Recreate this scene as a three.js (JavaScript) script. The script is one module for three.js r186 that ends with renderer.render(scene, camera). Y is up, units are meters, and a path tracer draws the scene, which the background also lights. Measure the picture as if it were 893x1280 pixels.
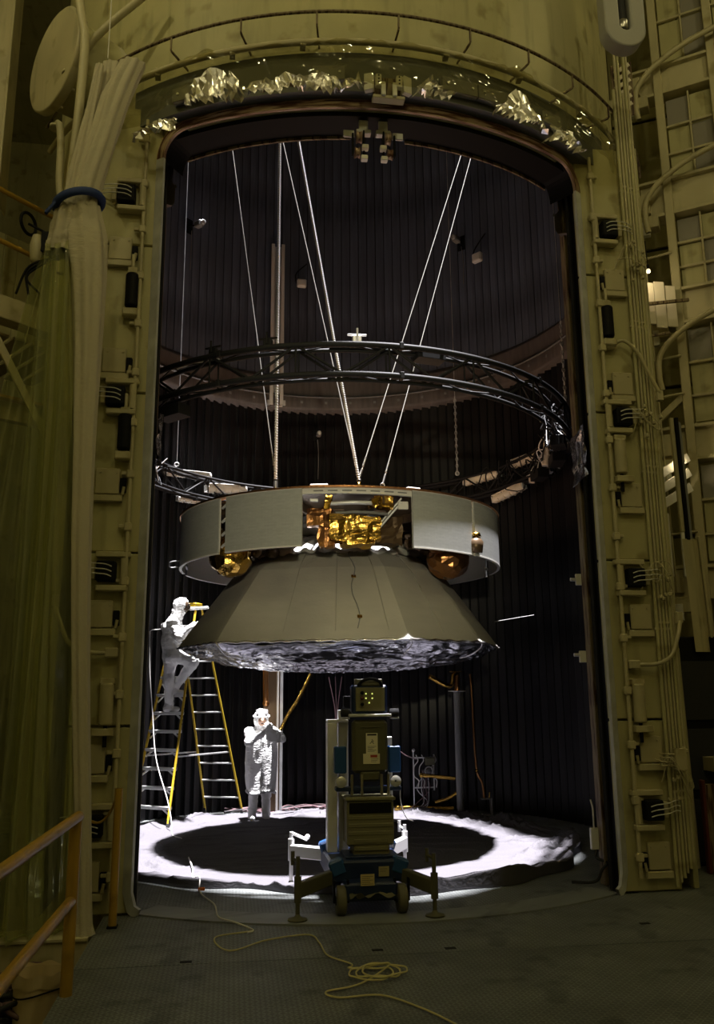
import * as THREE from 'three';
import { mergeGeometries, toCreasedNormals, mergeVertices } from 'three/addons/utils/BufferGeometryUtils.js';

// ───────────── camera, light, exposure ─────────────
const scene = new THREE.Scene();
scene.background = new THREE.Color(0x000000);
const camera = new THREE.PerspectiveCamera(2 * Math.atan(640 / 1063.73) * 180 / Math.PI, 893 / 1280, 0.1, 200);
{
  const pitch = 0.211795, yaw = 0.145903, roll = -0.008113;
  const F = new THREE.Vector3(Math.sin(yaw) * Math.cos(pitch), Math.sin(pitch), -Math.cos(yaw) * Math.cos(pitch));
  const Rt = new THREE.Vector3(Math.cos(yaw), 0, Math.sin(yaw));
  const Up = new THREE.Vector3().crossVectors(Rt, F);
  camera.position.set(-1.53766, 1.97857, 12.20547);
  camera.up.copy(Up.multiplyScalar(Math.cos(roll)).addScaledVector(Rt, -Math.sin(roll)));
  camera.lookAt(camera.position.clone().add(F));
}
const renderer = new THREE.WebGLRenderer({ antialias: true });
renderer.toneMapping = THREE.LinearToneMapping;
renderer.toneMappingExposure = 1.0;
renderer.shadowMap.enabled = true;
renderer.shadowMap.type = THREE.PCFSoftShadowMap;

// the collimated solar-simulator beam, let in by an unseen roof opening cut to shape its lit patch
const BEAM = new THREE.Vector3(-0.05, -1, -0.025);
const beam = new THREE.DirectionalLight(new THREE.Color(1, 0.97, 1.0), 37);
beam.position.set(-0.7, 0, 0.2).addScaledVector(BEAM, -30);
beam.target.position.set(-0.7, 0, 0.2);
beam.castShadow = true; beam.shadow.radius = 3; beam.shadow.mapSize.set(4096, 4096);
Object.assign(beam.shadow.camera, { left: -5, right: 5, top: 5, bottom: -5, near: 1, far: 45 });
scene.add(beam, beam.target);
// high-bay lamps of the hall, their light set just under the glowing faces of the fittings built at the end
const HALL_LAMPS = [[-3.2, 12.6, 9.6, 180], [3.4, 12.6, 9.0, 170], [0.4, 11.5, 12.2, 260], [-5.4, 12.4, 6.6, 210], [6.0, 13.0, 5.6, 90]];
const LAMP_COLOUR = new THREE.Color(1, 0.89, 0.46), LAMP_POWER = 0.06;
for (const [x, y, z, i] of HALL_LAMPS) {
  const l = new THREE.PointLight(LAMP_COLOUR, i * LAMP_POWER); l.position.set(x, y - 0.16, z); l.castShadow = true; l.shadow.radius = 8; scene.add(l);
}

// flood lamp on the hall wall, aimed through the door at the spacecraft
const FLOOD = [-1.1, 3.9, 13.6];
const flood = new THREE.SpotLight(new THREE.Color(1, 0.9, 0.6), 112, 0, 13.5 * Math.PI / 180, 0.4);
flood.position.set(FLOOD[0], FLOOD[1] - 0.05, FLOOD[2] - 0.16); flood.target.position.set(0.0, 4.45, 1.5);
flood.castShadow = true; flood.shadow.radius = 5; scene.add(flood, flood.target);

// ───────────── helpers ─────────────
const V = (x, y, z) => new THREE.Vector3(x, y, z);
const D = Math.PI / 180;
let seed = 12345;
const rnd = (a = 0, b = 1) => { seed = (seed * 1664525 + 1013904223) >>> 0; return a + (b - a) * seed / 4294967296; };
const hash = (x, y, z) => { let h = Math.imul(x | 0, 374761393) ^ Math.imul(y | 0, 668265263) ^ Math.imul(z | 0, 2147483647 ^ 1274126177); h = Math.imul(h ^ (h >>> 13), 1274126177); h ^= h >>> 16; return (h >>> 0) / 4294967296; };
const sm = t => t * t * (3 - 2 * t);
function vnoise(x, y, z = 0, px = 0, py = 0) {
  const X = Math.floor(x), Y = Math.floor(y), Z = Math.floor(z), u = sm(x - X), v = sm(y - Y), w = sm(z - Z);
  const m = (a, p) => p ? ((a % p) + p) % p : a;
  const h = (i, j, k) => hash(m(X + i, px), m(Y + j, py), Z + k);
  const L = (a, b, t) => a + (b - a) * t;
  return L(L(L(h(0, 0, 0), h(1, 0, 0), u), L(h(0, 1, 0), h(1, 1, 0), u), v), L(L(h(0, 0, 1), h(1, 0, 1), u), L(h(0, 1, 1), h(1, 1, 1), u), v), w);
}
const ridge = (x, y, z = 0) => 1 - Math.abs(2 * vnoise(x, y, z) - 1);
const clamp = (x, a = 0, b = 1) => Math.min(b, Math.max(a, x));
const mix = (a, b, t) => a + (b - a) * t;
function tex(w, h, fn, size, colour = false) {
  const d = new Uint8Array(w * h * 4);
  for (let j = 0; j < h; j++) for (let i = 0; i < w; i++) {
    const c = fn(i / w, j / h), o = (j * w + i) * 4;
    const a = Array.isArray(c) ? c : [c, c, c];
    for (let k = 0; k < 3; k++) d[o + k] = clamp(a[k]) * 255; d[o + 3] = 255;
  }
  const t = new THREE.DataTexture(d, w, h); t.wrapS = t.wrapT = THREE.RepeatWrapping;
  t.magFilter = THREE.LinearFilter; t.minFilter = THREE.LinearMipmapLinearFilter; t.generateMipmaps = true;
  t.repeat.set(1 / size[0], 1 / size[1]); if (colour) t.colorSpace = THREE.SRGBColorSpace; t.needsUpdate = true; return t;
}
const fbm = (u, v, n, o = 4, sx = 1, sy = 1) => { let s = 0, a = 0.5, f = n; for (let k = 0; k < o; k++) { s += a * vnoise(u * f * sx, v * f * sy, k * 7, f * sx, f * sy); a *= 0.5; f *= 2; } return s / (1 - Math.pow(0.5, o)); };
const tPaint = tex(512, 512, (u, v) => { const b = fbm(u, v, 4, 5), s = fbm(u, v, 3, 4, 8, 1), g = clamp((fbm(u, v, 9, 4) - 0.62) * 5); const k = 0.86 + 0.16 * b - 0.1 * clamp((s - 0.55) * 3) - 0.16 * g; return [k, k * (1 - 0.02 * g), k * (1 - 0.1 * g)]; }, [2.2, 2.2], true);
const tWall = tex(256, 512, (u, v) => { const s = fbm(u, v, 4, 5, 6, 1), b = fbm(u, v, 5, 4); const k = 0.62 + 0.3 * s + 0.2 * (b - 0.5); return [k, k, k]; }, [1.4, 3], true);
const tTread = tex(256, 256, (u, v) => {
  const n = 4, x = u * n, y = v * n, cx = Math.floor(x), cy = Math.floor(y); let m = 0;
  for (let i = -1; i <= 1; i++) for (let j = -1; j <= 1; j++) {
    const gx = x - cx - i - 0.5, gy = y - cy - j - 0.5, s = ((cx + i + cy + j) & 1) ? 1 : -1, a = (gx + s * gy) * 0.707, b = (gx - s * gy) * 0.707;
    m = Math.max(m, clamp(1.2 - Math.hypot(a / 0.5, b / 0.15)));
  } return clamp(m * 1.6);
}, [0.2, 0.2]);
const tFloor = tex(512, 512, (u, v) => { const b = fbm(u, v, 5, 5), s = fbm(u, v, 12, 4), g = clamp((fbm(u, v, 7, 5) - 0.58) * 6); const k = 0.72 + 0.3 * b - 0.1 * s - 0.22 * g; return [k, k, k]; }, [2.6, 2.6], true);
const tDeck = tex(1024, 1024, (u, v) => {
  const n = 38, x = u * n, y = v * n, cx = Math.floor(x), cy = Math.floor(y); let m = 0;
  for (let i = -1; i <= 1; i++) for (let j = -1; j <= 1; j++) { const gx = x - cx - i - 0.5, gy = y - cy - j - 0.5, s = ((cx + i + cy + j) & 1) ? 1 : -1, a = (gx + s * gy) * 0.707, b = (gx - s * gy) * 0.707; m = Math.max(m, clamp(1.2 - Math.hypot(a / 0.55, b / 0.2))); }
  const b = fbm(u, v, 4, 5), g = clamp((fbm(u, v, 6, 5) - 0.55) * 5), k = (0.62 + 0.3 * b - 0.18 * g) * (0.84 + 0.26 * clamp(m * 1.6)); return [k, k, k];
}, [1.3, 1.3], true);
const tBlanket = tex(256, 256, (u, v) => { const k = 0.86 + 0.12 * fbm(u, v, 3, 4) + 0.05 * (fbm(u, v, 10, 3, 1, 3) - 0.5); return [k, k, k]; }, [1.9, 1.9], true);
const tScuff = tex(256, 256, (u, v) => 0.5 + 0.5 * fbm(u, v, 8, 4), [1.3, 1.3]);
const tCrinkle = tex(512, 512, (u, v) => { let s = 0, a = 0.5, f = 6; for (let k = 0; k < 4; k++) { s += a * (1 - Math.abs(2 * vnoise(u * f, v * f, k * 5, f, f) - 1)); a *= 0.55; f *= 2; } return s * 0.9; }, [0.8, 0.8]);
const tCloth = tex(512, 512, (u, v) => 0.6 * fbm(u, v, 6, 5) + 0.4 * fbm(u, v, 20, 2, 1, 2), [0.7, 0.7]);
const tWeave = tex(128, 128, (u, v) => 0.5 + 0.25 * Math.sin(u * 64 * Math.PI) + 0.25 * Math.sin(v * 64 * Math.PI), [0.12, 0.12]);
const tSolar = tex(256, 256, (u, v) => { const gx = Math.abs((u * 5) % 1 - 0.5) > 0.47, gy = Math.abs((v * 10) % 1 - 0.5) > 0.46; const k = 0.84 + 0.08 * fbm(u, v, 4, 3, 1, 6) + ((gx || gy) ? 0.03 : 0); return [k, k, k]; }, [0.4, 0.4], true);
const tRust = tex(256, 512, (u, v) => { const g = clamp((fbm(u, v, 5, 5, 3, 1) - 0.48) * 6); return [mix(0.9, 0.42, g), mix(0.88, 0.28, g), mix(0.85, 0.2, g)]; }, [0.3, 1.2], true);

function boxUV(g) {
  const p = g.attributes.position, n = g.attributes.normal, uv = new Float32Array(p.count * 2);
  for (let i = 0; i < p.count; i++) {
    const x = p.getX(i), y = p.getY(i), z = p.getZ(i), a = Math.abs(n.getX(i)), b = Math.abs(n.getY(i)), c = Math.abs(n.getZ(i));
    if (b >= a && b >= c) { uv[2 * i] = x; uv[2 * i + 1] = z; } else if (a >= c) { uv[2 * i] = z; uv[2 * i + 1] = y; } else { uv[2 * i] = x; uv[2 * i + 1] = y; }
  }
  g.setAttribute('uv', new THREE.BufferAttribute(uv, 2)); return g;
}
const std = (color, o = {}) => new THREE.MeshStandardMaterial({ color, roughness: 0.6, metalness: 0, side: THREE.DoubleSide, ...o });
const phy = (color, o = {}) => new THREE.MeshPhysicalMaterial({ color, roughness: 0.5, side: THREE.DoubleSide, ...o });
const lin = (r, g, b) => new THREE.Color().setRGB(r, g, b);
const M = {
  cream: std(lin(0.5, 0.46, 0.24), { map: tPaint, roughness: 0.55, bumpMap: tScuff, bumpScale: 0.001 }),
  creamPart: std(lin(0.55, 0.49, 0.3), { map: tPaint, roughness: 0.5 }),
  concrete: std(lin(0.33, 0.31, 0.28), { map: tFloor, roughness: 0.8 }),
  glazing: std(lin(0.26, 0.24, 0.21), { roughness: 0.25 }),
  hall: std(lin(0.5, 0.46, 0.24), { map: tPaint, roughness: 0.8 }),
  black: phy(lin(0.007, 0.007, 0.008), { roughness: 0.6, specularIntensity: 0.25 }),
  blackRubber: std(lin(0.02, 0.02, 0.022), { roughness: 0.8 }),
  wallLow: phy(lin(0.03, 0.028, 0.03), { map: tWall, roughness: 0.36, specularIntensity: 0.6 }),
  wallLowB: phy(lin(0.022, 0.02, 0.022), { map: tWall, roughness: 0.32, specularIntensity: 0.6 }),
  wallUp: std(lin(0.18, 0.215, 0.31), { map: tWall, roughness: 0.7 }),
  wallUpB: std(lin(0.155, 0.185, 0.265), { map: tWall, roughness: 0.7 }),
  wallBack: std(lin(0.008, 0.008, 0.009), { roughness: 0.9 }),
  band: std(lin(0.22, 0.19, 0.18), { map: tWall, roughness: 0.65 }),
  deck: std(lin(0.34, 0.365, 0.36), { map: tDeck, roughness: 0.55, metalness: 0.2, bumpMap: tTread, bumpScale: 0.0025 }),
  sill: std(lin(0.34, 0.36, 0.35), { map: tFloor, roughness: 0.5, metalness: 0.2 }),
  steel: std(lin(0.5, 0.48, 0.45), { roughness: 0.3, metalness: 1 }),
  dullSteel: std(lin(0.72, 0.73, 0.74), { roughness: 0.42, metalness: 0.15, map: tScuff }),
  bronze: std(lin(0.55, 0.43, 0.36), { roughness: 0.45, metalness: 0.2, map: tRust }),
  jambPost: std(lin(0.26, 0.21, 0.13), { roughness: 0.6, map: tRust }),
  rope: std(lin(0.75, 0.74, 0.72), { roughness: 0.45 }),
  alu: std(lin(0.7, 0.7, 0.7), { roughness: 0.36, metalness: 0.35 }),
  tanPaint: std(lin(0.75, 0.68, 0.56), { roughness: 0.5 }),
  whitePaint: std(lin(0.7, 0.69, 0.66), { roughness: 0.45 }),
  duct: std(lin(0.1, 0.105, 0.105), { roughness: 0.5 }),
  greyHousing: std(lin(0.3, 0.29, 0.26), { roughness: 0.5 }),
  greyPaint: std(lin(0.2, 0.2, 0.2), { roughness: 0.55 }),
  trussBlack: phy(lin(0.014, 0.014, 0.015), { roughness: 0.6, specularIntensity: 0.35 }),
  gold: std(lin(0.58, 0.35, 0.075), { roughness: 0.22, metalness: 1, bumpMap: tCrinkle, bumpScale: 0.012 }),
  copper: std(lin(0.42, 0.2, 0.08), { roughness: 0.3, metalness: 1, bumpMap: tCrinkle, bumpScale: 0.012 }),
  foil: std(lin(0.9, 0.88, 0.87), { roughness: 0.26, metalness: 1, bumpMap: tCrinkle, bumpScale: 0.003 }),
  foilCover: std(lin(0.6, 0.61, 0.66), { roughness: 0.2, metalness: 1, bumpMap: tCrinkle, bumpScale: 0.012 }),
  shell: std(lin(0.5, 0.48, 0.43), { roughness: 0.6, metalness: 0.1, bumpMap: tCloth, bumpScale: 0.004, map: tBlanket }),
  shellCap: std(lin(0.6, 0.59, 0.56), { roughness: 0.5, metalness: 0.2, bumpMap: tCloth, bumpScale: 0.006 }),
  solar: std(lin(0.5, 0.51, 0.5), { roughness: 0.45, map: tSolar }),
  panelBack: std(lin(0.7, 0.68, 0.64), { roughness: 0.5 }),
  brown: std(lin(0.12, 0.075, 0.04), { roughness: 0.4, metalness: 0.5 }),
  suit: std(lin(0.84, 0.84, 0.83), { roughness: 0.8, bumpMap: tCloth, bumpScale: 0.02 }),
  suitGrey: std(lin(0.68, 0.68, 0.68), { roughness: 0.85, bumpMap: tCloth, bumpScale: 0.02 }),
  skin: std(lin(0.5, 0.3, 0.2), { roughness: 0.6 }),
  visor: std(lin(0.06, 0.04, 0.025), { roughness: 0.2 }),
  ladder: std(lin(0.75, 0.5, 0.03), { roughness: 0.4, map: tScuff }),
  floorCloth: std(lin(0.06, 0.056, 0.066), { roughness: 0.8, bumpMap: tCloth, bumpScale: 0.012 }),
  blue: std(lin(0.015, 0.07, 0.22), { roughness: 0.4 }),
  darkBlue: std(lin(0.008, 0.02, 0.07), { roughness: 0.4 }),
  olive: std(lin(0.1, 0.095, 0.05), { roughness: 0.5 }),
  battery: std(lin(0.2, 0.185, 0.1), { roughness: 0.5 }),
  wheelTan: std(lin(0.12, 0.11, 0.065), { roughness: 0.6 }),
  rail: std(lin(0.5, 0.3, 0.035), { roughness: 0.4, map: tPaint }),
  cordYellow: std(lin(0.6, 0.54, 0.25), { roughness: 0.6 }),
  cordWhite: std(lin(0.7, 0.68, 0.64), { roughness: 0.6 }),
  cordPurple: std(lin(0.14, 0.08, 0.09), { roughness: 0.5 }),
  curtain: std(lin(0.5, 0.45, 0.33), { roughness: 0.75, bumpMap: tCloth, bumpScale: 0.008 }),
  strap: std(lin(0.008, 0.028, 0.14), { roughness: 0.7 }),
  vinyl: phy(lin(0.78, 0.8, 0.5), { transmission: 0.82, thickness: 0, roughness: 0.05, ior: 1.45 }),
  film: phy(lin(0.7, 0.68, 0.5), { transmission: 1, thickness: 0, roughness: 0.07, ior: 1.5 }),
  bin: std(lin(0.62, 0.5, 0.3), { roughness: 0.55 }),
  orange: std(lin(0.7, 0.16, 0.02), { roughness: 0.6 }),
  dialDark: std(lin(0.1, 0.015, 0.01), { roughness: 0.5 }),
};
const used = {};
const numbered = n => { const k = used[n] = (used[n] ?? -1) + 1; return k ? n + '_' + String(k).padStart(3, '0') : n; };
function mesh(name, geo, mat, parent = scene) {
  if (Array.isArray(geo)) geo = geo.length > 1 ? mergeGeometries(geo.map(g => { const h = g.index ? g.toNonIndexed() : g; for (const a of Object.keys(h.attributes)) if (!['position', 'normal', 'uv'].includes(a)) h.deleteAttribute(a); if (!h.attributes.uv) boxUV(h); return h; })) : geo[0];
  if ((mat.map || mat.bumpMap) && !geo.userData.keepUV && !geo.userData.uvDone) { boxUV(geo); geo.userData.uvDone = true; }
  const m = new THREE.Mesh(geo, mat); m.name = parent === scene ? numbered(name) : name;
  m.castShadow = m.receiveShadow = true; parent.add(m); return m;
}
function tag(o, label, category, group) { o.userData.label = label; if (category) o.userData.category = category; if (group) o.userData.group = group; return o; }
function thing(name, label, category, pos = [0, 0, 0], ry = 0, group) { const g = new THREE.Group(); g.name = numbered(name); g.position.set(...pos); g.rotation.y = ry; scene.add(g); return tag(g, label, category, group); }
function struct(o, label) { o.userData.kind = 'structure'; if (label) o.userData.label = label; return o; }
function group(name, parent) { const g = new THREE.Group(); g.name = parent === scene ? numbered(name) : name; parent.add(g); return g; }
// chamfered box: 44 triangles
function cbox(w, h, d, x = 0, y = 0, z = 0, c) {
  c = Math.min(c ?? 0.006, w * 0.3, h * 0.3, d * 0.3);
  const H = [w / 2, h / 2, d / 2], pos = [];
  const pt = (s, a) => s.map((v, i) => v * (i === a ? H[i] : H[i] - c));
  const tri = (a, b, e) => { const A = V(...a), n = V(...b).sub(A).cross(V(...e).sub(A)), m = V(...a).add(V(...b)).add(V(...e)); if (n.dot(m) < 0) [b, e] = [e, b]; pos.push(...a, ...b, ...e); };
  const quad = (a, b, e, f) => { tri(a, b, e); tri(a, e, f); };
  for (let a = 0; a < 3; a++) {
    const b = (a + 1) % 3, e = (a + 2) % 3;
    for (const s of [-1, 1]) {
      const q = (sb, se) => { const v = [0, 0, 0]; v[a] = s; v[b] = sb; v[e] = se; return pt(v, a); };
      quad(q(-1, -1), q(1, -1), q(1, 1), q(-1, 1));
    }
    for (const sb of [-1, 1]) for (const se of [-1, 1]) {
      const q = (sa, f) => { const v = [0, 0, 0]; v[a] = sa; v[b] = sb; v[e] = se; return pt(v, f); };
      quad(q(-1, b), q(1, b), q(1, e), q(-1, e));
    }
  }
  for (const i of [-1, 1]) for (const j of [-1, 1]) for (const k of [-1, 1]) tri(pt([i, j, k], 0), pt([i, j, k], 1), pt([i, j, k], 2));
  const g = new THREE.BufferGeometry(); g.setAttribute('position', new THREE.Float32BufferAttribute(pos, 3)); g.computeVertexNormals(); boxUV(g);
  g.translate(x, y, z); return g;
}
const asV = a => a.isVector3 ? a : V(...a);
function orient(g, a, b) { const d = asV(b).clone().sub(asV(a)); g.applyQuaternion(new THREE.Quaternion().setFromUnitVectors(V(0, 1, 0), d.clone().normalize())); const m = asV(a).clone().add(asV(b)).multiplyScalar(0.5); g.translate(m.x, m.y, m.z); return g; }
const bar = (a, b, r, n = 8, r2 = r) => orient(new THREE.CylinderGeometry(r2, r, asV(a).distanceTo(asV(b)), n), a, b);
const beam4 = (a, b, w, d, c) => { a = asV(a); b = asV(b); const dir = b.clone().sub(a), L = dir.length(); const g = cbox(w, L, d, 0, 0, 0, c); const y = dir.normalize(), x = Math.abs(y.y) > 0.95 ? V(1, 0, 0) : V(0, 1, 0).cross(y).normalize(); const z = V().crossVectors(x, y).normalize(); x.crossVectors(y, z); g.applyMatrix4(new THREE.Matrix4().makeBasis(x, y, z)); const m = a.clone().add(b).multiplyScalar(0.5); g.translate(m.x, m.y, m.z); return g; };
function tube(pts, r, n = 6, seg, closed = false, tension = 0.5) { const c = new THREE.CatmullRomCurve3(pts.map(asV), closed, 'catmullrom', tension); return new THREE.TubeGeometry(c, seg ?? pts.length * 6, r, n, closed); }
const lathe = (pts, n = 24, a0 = 0, a1 = Math.PI * 2) => new THREE.LatheGeometry(pts.map(p => new THREE.Vector2(...p)), n, a0, a1);
const move = (g, x, y, z) => { g.translate(x, y, z); return g; };
const cyl = (a, R, y) => V(R * Math.sin(a), y, R * Math.cos(a));
// annular sector between angles (0 = towards the viewer's side, +z)
function sector(R0, R1, a0, a1, y0, y1, n = 48) {
  const P = [[R0, y0], [R1, y0], [R1, y1], [R0, y1], [R0, y0]], pos = [], idx = [];
  const grid = [];
  for (let k = 0; k < 4; k++) for (let i = 0; i < n; i++) {
    const A = mix(a0, a1, i / n), B = mix(a0, a1, (i + 1) / n);
    const q = [cyl(A, ...P[k]), cyl(B, ...P[k]), cyl(B, ...P[k + 1]), cyl(A, ...P[k + 1])];
    for (const j of [0, 1, 2, 0, 2, 3]) pos.push(...q[j]);
  }
  for (const A of [a0, a1]) { const q = P.slice(0, 4).map(p => cyl(A, ...p)); for (const j of (A === a0 ? [0, 2, 1, 0, 3, 2] : [0, 1, 2, 0, 2, 3])) pos.push(...q[j]); }
  let g = new THREE.BufferGeometry(); g.setAttribute('position', new THREE.Float32BufferAttribute(pos, 3)); g = toCreasedNormals(g, 0.5);
  const uv = []; for (let i = 0; i < pos.length; i += 3) { const x = pos[i], y = pos[i + 1], z = pos[i + 2], r = Math.hypot(x, z); uv.push(Math.atan2(x, z) * 4 + (r - R0), y + r); }
  g.setAttribute('uv', new THREE.Float32BufferAttribute(uv, 2)); g.userData.keepUV = true; return g;
}
// open grid surface from fn(u,v)->Vector3, uv in metres given by su, sv
function sheet(nu, nv, fn, su = 1, sv = 1, closedU = false) {
  const pos = [], uv = [], idx = [];
  for (let j = 0; j <= nv; j++) for (let i = 0; i <= nu; i++) { const p = fn(i / nu, j / nv); pos.push(p.x, p.y, p.z); uv.push(i / nu * su, j / nv * sv); }
  for (let j = 0; j < nv; j++) for (let i = 0; i < nu; i++) { const a = j * (nu + 1) + i, b = a + 1, c = a + nu + 1, d = c + 1; idx.push(a, c, b, b, c, d); }
  const g = new THREE.BufferGeometry(); g.setAttribute('position', new THREE.Float32BufferAttribute(pos, 3)); g.setAttribute('uv', new THREE.Float32BufferAttribute(uv, 2)); g.setIndex(idx); g.computeVertexNormals(); g.userData.keepUV = true; return g;
}
// naive surface nets
function surfNet(f, mn, mx, h) {
  const n = [0, 1, 2].map(k => Math.ceil((mx[k] - mn[k]) / h) + 1), [nx, ny, nz] = n, val = new Float32Array(nx * ny * nz), id = (i, j, k) => (k * ny + j) * nx + i;
  for (let k = 0; k < nz; k++) for (let j = 0; j < ny; j++) for (let i = 0; i < nx; i++) val[id(i, j, k)] = f(mn[0] + i * h, mn[1] + j * h, mn[2] + k * h);
  const vid = new Int32Array(nx * ny * nz).fill(-1), pos = [], idx = [];
  for (let k = 0; k < nz - 1; k++) for (let j = 0; j < ny - 1; j++) for (let i = 0; i < nx - 1; i++) {
    let c = 0, X = 0, Y = 0, Z = 0;
    for (let a = 0; a < 3; a++) for (let b = 0; b < 2; b++) for (let e = 0; e < 2; e++) {
      const p = [0, 0, 0]; p[(a + 1) % 3] = b; p[(a + 2) % 3] = e; const q = p.slice(); q[a] = 1;
      const u = val[id(i + p[0], j + p[1], k + p[2])], v = val[id(i + q[0], j + q[1], k + q[2])];
      if ((u < 0) !== (v < 0)) { const t = u / (u - v); p[a] = t; X += p[0]; Y += p[1]; Z += p[2]; c++; }
    }
    if (c) { vid[id(i, j, k)] = pos.length / 3; pos.push(mn[0] + (i + X / c) * h, mn[1] + (j + Y / c) * h, mn[2] + (k + Z / c) * h); }
  }
  for (let k = 1; k < nz - 1; k++) for (let j = 1; j < ny - 1; j++) for (let i = 1; i < nx - 1; i++) for (let a = 0; a < 3; a++) {
    const q = [i, j, k]; q[a]++; const u = val[id(i, j, k)], v = val[id(...q)]; if ((u < 0) === (v < 0)) continue;
    const b = (a + 1) % 3, e = (a + 2) % 3, o = (db, de) => { const r = [i, j, k]; r[b] -= db; r[e] -= de; return vid[id(...r)]; };
    const A = o(0, 0), B = o(1, 0), C = o(1, 1), E = o(0, 1); if (A < 0 || B < 0 || C < 0 || E < 0) continue;
    if (u < 0) idx.push(A, B, C, A, C, E); else idx.push(A, C, B, A, E, C);
  }
  const g = new THREE.BufferGeometry(); g.setAttribute('position', new THREE.Float32BufferAttribute(pos, 3)); g.setIndex(idx); g.computeVertexNormals(); return g;
}
const capsule = (a, b, ra, rb) => { const d = [b[0] - a[0], b[1] - a[1], b[2] - a[2]], L = d[0] * d[0] + d[1] * d[1] + d[2] * d[2] + 1e-9; return (x, y, z) => { const X = x - a[0], Y = y - a[1], Z = z - a[2], t = clamp((X * d[0] + Y * d[1] + Z * d[2]) / L); return Math.hypot(X - d[0] * t, Y - d[1] * t, Z - d[2] * t) - mix(ra, rb, t); }; };
const ellip = (c, r) => (x, y, z) => { const a = (x - c[0]) / r[0], b = (y - c[1]) / r[1], e = (z - c[2]) / r[2], k = Math.hypot(a, b, e); return (k - 1) * Math.min(...r); };
const smin = (a, b, k) => { const h = Math.max(k - Math.abs(a - b), 0) / k; return Math.min(a, b) - h * h * k * 0.25; };
function blend(fs, k) { return (x, y, z) => { let s = 1e9; for (const f of fs) s = smin(s, f(x, y, z), k); return s; }; }

// ───────────── structure ─────────────
const RO = 4.23, DA = 0.606, DH = 8.14, WR = 4.0;
{ // platform of tread plates in front of the chamber
  const f = struct(group('floor', scene), 'dark green-grey tread plate platform in front of the chamber');
  const plate = (pts) => { const s = new THREE.Shape(pts.map(p => new THREE.Vector2(p[0], -p[1]))); const g = new THREE.ExtrudeGeometry(s, { depth: 0.034, bevelEnabled: true, bevelSize: 0.003, bevelThickness: 0.003, bevelSegments: 1 }); g.rotateX(-Math.PI / 2); g.translate(0, -0.037, 0); return g; };
  const arc = []; for (let i = 0; i <= 40; i++) { const a = mix(0.598, -0.598, i / 40); arc.push([(RO + 0.012) * Math.sin(a), (RO + 0.012) * Math.cos(a)]); }
  mesh('plate', plate([[-2.65, 5.07], [2.595, 5.15], [2.595, 3.5], [2.4, 3.5], ...arc, [-2.4, 3.5], [-2.65, 3.5]]), M.deck, f);
  mesh('plate', plate([[-2.65, 7.6], [2.595, 7.6], [2.595, 5.17], [-2.65, 5.09]]), M.deck, f);
  mesh('plate', plate([[-2.65, 10.2], [2.595, 10.2], [2.595, 7.612], [-2.65, 7.612]]), M.deck, f);
  mesh('plate', plate([[-2.65, 13.4], [2.595, 13.4], [2.595, 10.212], [-2.65, 10.212]]), M.deck, f);
  for (const [z0, z1] of [[2.2, 4.4], [4.41, 6.6], [6.61, 9], [9.01, 13.4]]) mesh('plate', plate([[2.607, z1], [5.2, z1], [5.2, z0], [2.607, z0]]), M.deck, f);
  mesh('fascia', [cbox(0.05, 0.86, 9.9, -2.63, -0.475, 8.45), cbox(0.05, 0.86, 11.2, 5.17, -0.475, 7.8), cbox(7.8, 0.86, 0.05, 1.27, -0.475, 3.56)], M.creamPart, f);
  for (const [x, z] of [[-1.83, 5.03], [-0.34, 4.98], [0.24, 5.03], [2.1, 4.6]]) mesh('lifting_slot', cbox(0.09, 0.004, 0.05, x, 0.0015, z, 0.001), M.black, f);
  const c = struct(group('floor_chamber', scene), 'round dark tread plate floor inside the chamber');
  mesh('deck', move(new THREE.CylinderGeometry(4.07, 4.07, 0.04, 96), 0, -0.022, 0), M.deck, c);
  mesh('sill_plate', sector(3.86, RO, -0.6, 0.6, -0.04, 0.012, 48), M.sill, c);
  const p = struct(mesh('floor_hall', cbox(18.4, 0.1, 23, 0, -0.95, 3), M.concrete), 'lower concrete floor of the hall beside the platform');
}
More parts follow.
